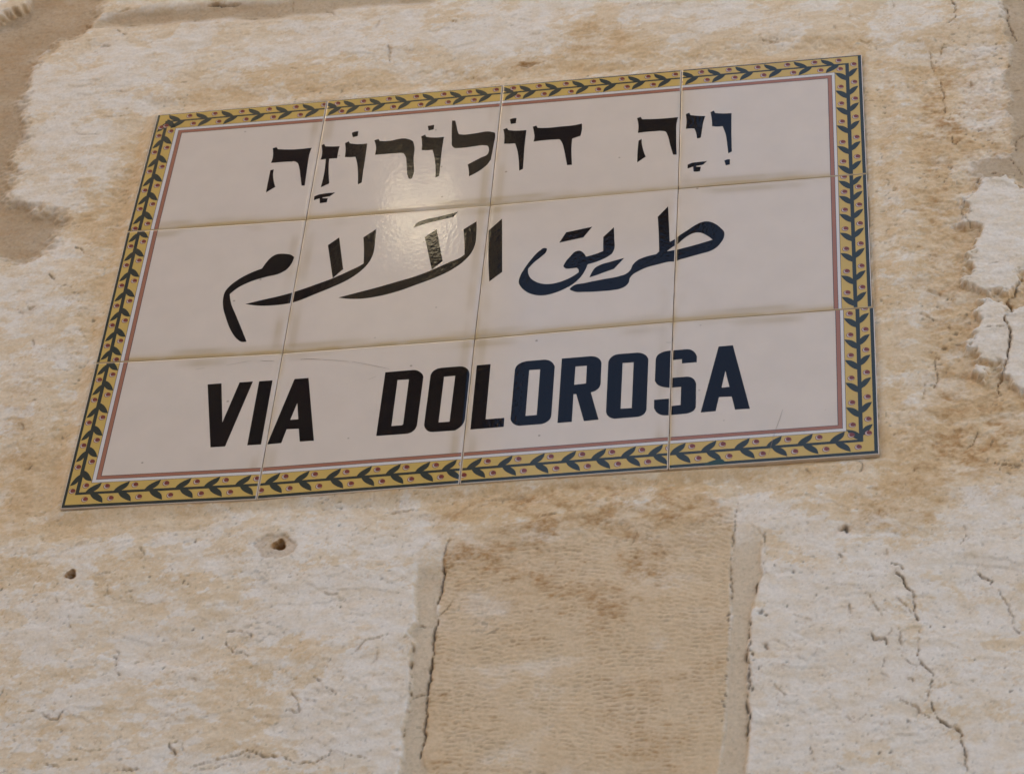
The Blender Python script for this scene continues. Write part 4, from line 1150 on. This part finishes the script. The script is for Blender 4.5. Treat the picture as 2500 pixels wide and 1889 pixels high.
# ------------------------------------------------------------------ lettering
LETTERS = [
    ('hebrew_letter', 'h1', [[(298, 538), (358, 517), (380, 550), (470, 556, 1), (917, 530), (885, 620, 1), (862, 740, 1), (835, 930, 1), (806, 1130), (757, 1130), (738, 980, 1), (715, 830, 1), (695, 775, 1), (650, 748, 1), (560, 750, 1), (270, 770), (298, 690, 1), (305, 620, 1)],
                             [(262, 885), (316, 872), (305, 960, 1), (318, 1070, 1), (340, 1150), (190, 1240), (225, 1060, 1)]]),
    ('hebrew_letter', 'h1', [[(1075, 490), (1118, 468), (1132, 505), (1220, 510, 1), (1362, 505), (1340, 590, 1), (1322, 695), (1195, 703), (1186, 860, 1), (1196, 1095), (1062, 1157), (1110, 960, 1), (1142, 708), (1057, 720), (1082, 630, 1), (1083, 560, 1)]]),
    ('vowel_mark', 'h1', [[(960, 1300), (1030, 1272, 1), (1120, 1255, 1), (1290, 1240), (1205, 1298), (1090, 1318), (1090, 1330), (1172, 1330), (1155, 1395), (1045, 1408), (1043, 1332), (950, 1360)]]),
    ('vowel_mark', 'h1', [[(1555, 298), (1585, 280, 1), (1660, 270), (1648, 345), (1570, 365)]]),
    ('hebrew_letter', 'h1', [[(1447, 455), (1505, 428), (1525, 460), (1600, 470, 1), (1800, 463), (1770, 680, 1), (1735, 900, 1), (1712, 1080), (1650, 1110), (1650, 900, 1), (1635, 760, 1), (1610, 672), (1500, 680, 1), (1443, 676), (1455, 560, 1)]]),
    ('hebrew_letter', 'h2', [[(222, 476), (288, 456), (306, 487), (400, 490, 1), (770, 460, 1), (830, 490, 1), (855, 560, 1), (845, 750, 1), (825, 1060, 1), (812, 1082, 1), (772, 1082, 1), (755, 1050, 1), (735, 880, 1), (708, 715, 1), (690, 690, 1), (640, 678, 1), (560, 682, 1), (230, 706), (248, 590, 1)]]),
    ('vowel_mark', 'h2', [[(1068, 250), (1172, 230), (1163, 303), (1082, 322)]]),
    ('hebrew_letter', 'h2', [[(965, 412), (1030, 387), (1045, 420), (1120, 430, 1), (1327, 422), (1295, 620, 1), (1270, 850, 1), (1250, 1040), (1190, 1068), (1190, 860, 1), (1165, 700, 1), (1143, 627), (1050, 634, 1), (972, 630), (978, 520, 1)]]),
    ('hebrew_letter', 'h2', [[(1455, 163), (1505, 163), (1525, 240, 1), (1548, 340, 1), (1565, 375, 1), (1610, 384, 1), (1800, 368, 1), (2090, 343, 1), (2135, 360, 1), (2140, 400, 1), (2120, 520, 1), (2070, 780), (2020, 850, 1), (1900, 950, 1), (1722, 1047), (1720, 950, 1), (1703, 858), (1900, 755, 1), (2020, 690, 1), (2038, 650, 1), (2038, 600, 1), (2020, 565, 1), (1970, 555, 1), (1800, 572, 1), (1560, 598, 1), (1490, 595, 1), (1455, 560, 1), (1450, 480, 1)]]),
    ('vowel_mark', 'h3', [[(420, 212), (460, 195, 1), (528, 190), (517, 270), (437, 285)]]),
    ('hebrew_letter', 'h3', [[(318, 368), (378, 345), (398, 380), (480, 388, 1), (685, 380), (655, 640, 1), (640, 850, 1), (630, 995), (570, 1025), (562, 850, 1), (540, 700, 1), (505, 590), (400, 598, 1), (330, 597), (335, 480, 1)]]),
    ('hebrew_letter', 'h3', [[(785, 328), (842, 307), (862, 343), (960, 345, 1), (1280, 318, 1), (1440, 302, 1), (1567, 275), (1565, 370, 1), (1543, 470), (1412, 515), (1400, 640, 1), (1400, 780, 1), (1408, 930), (1330, 935), (1310, 830, 1), (1280, 680, 1), (1250, 580, 1), (1212, 530, 1), (1140, 530, 1), (980, 540, 1), (797, 563), (812, 480, 1), (805, 420, 1)]]),
    ('hebrew_letter', 'h4', [[(360, 318), (418, 300), (440, 335), (540, 335, 1), (1012, 302), (988, 400, 1), (982, 600, 1), (990, 898), (932, 898), (890, 760, 1), (840, 580, 1), (815, 535, 1), (760, 522, 1), (640, 526, 1), (372, 553), (382, 440, 1)],
                             [(385, 675), (433, 650), (436, 720, 1), (460, 830, 1), (497, 930), (362, 1022), (370, 820, 1)]]),
    ('hebrew_letter', 'h4', [[(1135, 257), (1188, 235), (1210, 272), (1280, 280, 1), (1443, 288), (1408, 400, 1), (1390, 520, 1), (1373, 628), (1335, 640, 1), (1310, 638), (1300, 560, 1), (1270, 485), (1200, 485, 1), (1135, 492), (1145, 380, 1)]]),
    ('vowel_mark', 'h4', [[(1163, 1060), (1220, 1035, 1), (1320, 1018, 1), (1470, 1003), (1408, 1060), (1300, 1080), (1300, 1092), (1374, 1092), (1360, 1162), (1310, 1170, 1), (1257, 1168), (1250, 1090), (1163, 1120)]]),
    ('hebrew_letter', 'h4', [[(1527, 225), (1580, 200), (1600, 238), (1680, 245, 1), (1860, 240), (1858, 500, 1), (1865, 850), (1808, 880), (1790, 720, 1), (1768, 580, 1), (1717, 447), (1630, 455, 1), (1553, 447), (1545, 330, 1)]]),
    ('vowel_mark', 'h4', [[(1745, 997), (1790, 975, 1), (1836, 972), (1833, 1055), (1770, 1070)]]),
    ('arabic_letter', 'a1', [[(205, 945), (300, 870, 1), (450, 795, 1), (640, 735, 1), (830, 685, 1), (910, 635, 1), (965, 565, 1), (995, 490), (960, 465, 1), (880, 450, 1), (775, 458, 1), (710, 495, 1), (650, 560, 1), (600, 630), (470, 680, 1), (310, 765, 1), (200, 850, 1), (150, 910, 1), (122, 1010, 1), (125, 1110, 1), (160, 1240, 1), (225, 1400, 1), (290, 1490, 1), (350, 1528, 1), (412, 1525), (350, 1370, 1), (280, 1200, 1), (220, 1050, 1)]]),
    ('arabic_letter', 'a1', [[(1998, 150), (1985, 320, 1), (1960, 460, 1), (1900, 570, 1), (1800, 670, 1), (1650, 770, 1), (1480, 850, 1), (1250, 945, 1), (1000, 1040, 1), (900, 1062, 1), (770, 1078, 1), (560, 1085, 1), (398, 1065), (600, 1015, 1), (800, 970, 1), (990, 918, 1), (1250, 830, 1), (1480, 745, 1), (1680, 655, 1), (1800, 597, 1), (1845, 570), (1850, 420, 1), (1843, 250)],
                             [(1547, 250), (1595, 640), (1467, 748), (1408, 345)]]),
    ('arabic_letter', 'a2', [[(1725, 303), (1722, 450, 1), (1705, 590, 1), (1660, 690, 1), (1570, 790, 1), (1430, 890, 1), (1250, 980, 1), (1000, 1075, 1), (760, 1160, 1), (500, 1225, 1), (300, 1252, 1), (150, 1252, 1), (30, 1238), (250, 1180, 1), (500, 1115, 1), (760, 1040, 1), (1000, 968, 1), (1200, 890, 1), (1400, 800, 1), (1530, 745, 1), (1575, 710), (1575, 560, 1), (1563, 405)],
                             [(1235, 400), (1308, 790), (1175, 897), (1090, 497)]]),
    ('vowel_mark', 'a2', [[(950, 382), (1000, 320, 1), (1080, 288, 1), (1250, 250, 1), (1495, 188), (1440, 250), (1300, 285, 1), (1130, 325, 1), (1010, 362, 1)]]),
    ('arabic_letter', 'a2', [[(2037, 272), (2038, 925), (1880, 1042), (1870, 800, 1), (1873, 415)]]),
    ('arabic_dot', 'a3', [[(1015, 440), (1335, 372), (1225, 503), (930, 567)]]),
    ('arabic_letter', 'a3', [[(1600, 377), (1605, 520, 1), (1605, 640, 1), (1580, 695, 1), (1520, 740, 1), (1400, 795, 1), (1278, 832), (1250, 900, 1), (1190, 990, 1), (1110, 1065, 1), (1000, 1130, 1), (880, 1180, 1), (740, 1212, 1), (640, 1208, 1), (540, 1175, 1), (470, 1120, 1), (435, 1060, 1), (450, 980, 1), (500, 890, 1), (580, 780, 1), (690, 665, 1), (745, 632, 1), (778, 640, 1), (770, 680, 1), (720, 730, 1), (620, 810, 1), (550, 885), (550, 940, 1), (580, 1000, 1), (650, 1048, 1), (740, 1072, 1), (850, 1068, 1), (1000, 1025, 1), (1110, 970, 1), (1168, 930), (1165, 895, 1), (1145, 875), (1080, 882, 1), (1010, 882, 1), (983, 860, 1), (1000, 815, 1), (1060, 740, 1), (1130, 675, 1), (1180, 665, 1), (1225, 690, 1), (1258, 738), (1360, 710, 1), (1468, 670), (1470, 497)]]),
    ('arabic_dot', 'a3', [[(1300, 992), (1330, 930, 1), (1375, 870, 1), (1430, 840, 1), (1560, 800, 1), (1728, 753), (1600, 888), (1480, 930, 1), (1400, 960, 1)]]),
    ('arabic_letter', 'a4', [[(1160, 222), (1170, 430, 1), (1180, 657), (1240, 625, 1), (1300, 575, 1), (1400, 510, 1), (1500, 445, 1), (1580, 410, 1), (1640, 403, 1), (1740, 435, 1), (1810, 490, 1), (1845, 530, 1), (1843, 600, 1), (1810, 660, 1), (1750, 725, 1), (1680, 765, 1), (1560, 800, 1), (1400, 845, 1), (1280, 880, 1), (1245, 895, 1), (1180, 900, 1), (1040, 932, 1), (900, 970, 1), (800, 1015, 1), (720, 1065, 1), (690, 1105, 1), (680, 1150, 1), (655, 1185, 1), (590, 1225, 1), (480, 1248, 1), (330, 1262, 1), (150, 1270, 1), (0, 1262, 1), (-44, 1237, 1), (-10, 1200, 1), (146, 1160, 1), (376, 1113, 1), (560, 1078, 1), (650, 1045, 1), (695, 1005, 1), (730, 935, 1), (790, 880, 1), (870, 845, 1), (1015, 808), (1050, 775), (1045, 550, 1), (1033, 350)],
                             'hole', [(1145, 772), (1215, 720, 1), (1265, 690, 1), (1340, 625, 1), (1420, 570, 1), (1480, 545, 1), (1550, 542, 1), (1640, 580, 1), (1705, 628), (1500, 690, 1), (1260, 752), (1200, 765, 1)]]),
    ('latin_letter', 'l1', [[(175, 703), (395, 688), (410, 1305), (682, 673), (895, 658), (453, 1689), (220, 1703)]]),
    ('latin_letter', 'l1', [[(993, 655), (1207, 640), (1024, 1658), (804, 1672)]]),
    ('latin_letter', 'l1', [[(1555, 620), (1778, 603), (1863, 1598), (1638, 1613), (1623, 1408), (1430, 1417), (1345, 1637), (1120, 1658)], 'hole', [(1600, 1000), (1615, 1258), (1488, 1268)]]),
    ('latin_letter', 'l2', [[(265, 512), (700, 476), (760, 480, 1), (820, 510, 1), (858, 550, 1), (870, 590), (768, 1350), (745, 1405, 1), (700, 1450, 1), (640, 1480, 1), (580, 1490), (120, 1523)], 'hole', [(460, 635), (640, 625), (548, 1335), (530, 1352), (362, 1365)]]),
    ('latin_letter', 'l2', [[(1150, 441), (1440, 418), (1520, 428, 1), (1570, 460, 1), (1597, 510, 1), (1601, 560), (1530, 1240), (1510, 1310, 1), (1460, 1375, 1), (1370, 1435), (1010, 1460), (945, 1445, 1), (900, 1405, 1), (880, 1350), (982, 565), (1010, 510, 1), (1070, 465, 1)], 'hole', [(1198, 582), (1375, 568), (1285, 1295), (1110, 1308)]]),
    ('latin_letter', 'l2', [[(1717, 402), (1937, 382), (1857, 1258), (2155, 1235), (2145, 1378), (1615, 1420)]]),
    ('latin_letter', 'l3', [[(430, 335), (700, 313), (775, 322, 1), (840, 362, 1), (875, 420), (820, 1205), (795, 1260, 1), (740, 1305, 1), (665, 1335), (320, 1360), (255, 1350, 1), (200, 1310, 1), (172, 1260), (240, 475), (270, 410, 1), (340, 362, 1)], 'hole', [(468, 478), (643, 467), (588, 1190), (410, 1205)]]),
    ('latin_letter', 'l3', [[(987, 295), (1450, 258), (1530, 270, 1), (1595, 315, 1), (1617, 370), (1602, 700), (1580, 755, 1), (1530, 800, 1), (1447, 832), (1570, 1265), (1337, 1287), (1215, 858), (1172, 860), (1145, 1300), (917, 1317)], 'hole', [(1203, 422), (1385, 410), (1370, 690), (1183, 712)]]),
    ('latin_letter', 'l4', [[(-61, 290), (240, 267), (310, 278, 1), (380, 320, 1), (410, 370), (380, 1170), (352, 1230, 1), (300, 1268, 1), (220, 1288), (-131, 1315), (-200, 1295, 1), (-245, 1255, 1), (-263, 1205), (-226, 412), (-195, 355, 1), (-130, 308, 1)], 'hole', [(1, 433), (176, 420), (146, 1145), (-31, 1157)]]),
    ('latin_letter', 'l4', [[(730, 237), (1010, 213), (1080, 220, 1), (1150, 268, 1), (1180, 325), (1177, 418), (943, 438), (943, 370), (765, 387), (757, 668), (1020, 648), (1090, 660, 1), (1145, 705, 1), (1168, 760), (1163, 1130), (1130, 1185, 1), (1080, 1215, 1), (1010, 1235), (700, 1262), (620, 1258, 1), (540, 1215, 1), (500, 1150), (500, 1017), (738, 997), (735, 1118), (920, 1097), (930, 810), (740, 823), (640, 812, 1), (555, 775, 1), (513, 715), (527, 365), (555, 310, 1), (630, 262, 1)]]),
    ('latin_letter', 'l4', [[(1525, 170), (1752, 150), (2022, 1157), (1785, 1170), (1733, 963), (1530, 972), (1478, 1195), (1240, 1217)], 'hole', [(1632, 555), (1697, 810), (1572, 823)]]),
]
for name, crop, loops in LETTERS:
    bm = bmesh.new()
    groups, hole = [], False
    for lp in loops:
        if lp == 'hole': hole = True; continue
        w_ = [np.array(p) for p in wallpts(crop, smooth_path(lp), 0.0)]
        if hole: groups[-1].append(w_); hole = False
        else: groups.append([w_])
    for g in groups:
        allp = np.concatenate([np.array(l) for l in g])
        for t in TILES.values():
            uvs = [[t.uv(p) for p in l] for l in g]
            fl = np.concatenate([np.array(q) for q in uvs])
            if fl[:, 0].max() < 0 or fl[:, 0].min() > 1 or fl[:, 1].max() < 0 or fl[:, 1].min() > 1: continue
            fill_uv(bm, t, uvs, 0.00006)
    finish(bm, name, sign, [M_BLACK])


# ------------------------------------------------------------------ hairline cracks and a paint smear on the glaze
M_HAIR = glaze('crack_dirt', (0.20, 0.15, 0.11), rough=0.5)
M_SMEAR = glaze('teal_paint', (0.010, 0.045, 0.040), rough=0.3)


def ribbon(crop, pts, wd):
    p = [np.array(q) for q in wallpts(crop, pts, 0.0)]
    n = len(p); up, dn = [], []
    for k in range(n):
        d = p[min(k + 1, n - 1)] - p[max(k - 1, 0)]
        d = np.array([-d[1], d[0]]) / (np.linalg.norm(d) + 1e-9)
        w_ = wd * (0.25 + 0.75 * math.sin(math.pi * (k + .5) / n))
        up.append(p[k] + d * w_ / 2); dn.append(p[k] - d * w_ / 2)
    return up + dn[::-1]


def on_tiles(name, poly, mat, lift):
    for t in TILES.values():
        uvs = [t.uv(p) for p in poly]
        a = np.array(uvs)
        if a[:, 0].max() < 0 or a[:, 0].min() > 1 or a[:, 1].max() < 0 or a[:, 1].min() > 1: continue
        bm = bmesh.new(); fill_uv(bm, t, [uvs], lift)
        if bm.faces: finish(bm, name, sign, [mat])
        else: bm.free()


for c, pts, wd in (('l1', [(1015, 327), (1080, 336), (1150, 330), (1235, 340)], .00040), ('l1', [(1650, 312), (1740, 306), (1860, 306), (1960, 313)], .00042),
                   ('l1', [(1960, 313), (2080, 318), (2211, 326), (2420, 345)], .00026), ('l2', [(-260, 345), (0, 395), (140, 422), (330, 462)], .00026),
                   ('l1', [(470, 405), (600, 380), (760, 350), (860, 335)], .00022), ('l1', [(-10, 465), (60, 455), (130, 447)], .00022), ('l2', [(0, 628), (60, 605), (120, 580)], .00020),
                   ('c10', [(350, 0), (325, 80), (290, 170), (255, 300), (240, 350)], .00030), ('l4', [(690, 105), (730, 112), (770, 105)], .00028)):
    on_tiles('hairline_crack', ribbon(c, pts, wd), M_HAIR, 0.00022)
on_tiles('paint_smear', [np.array(q) for q in wallpts('c9', smooth_path([(1640, 425, 1), (1690, 398, 1), (1790, 392, 1), (1800, 410, 1), (1740, 430, 1), (1660, 442, 1)]), 0.0)], M_SMEAR, 0.00024)
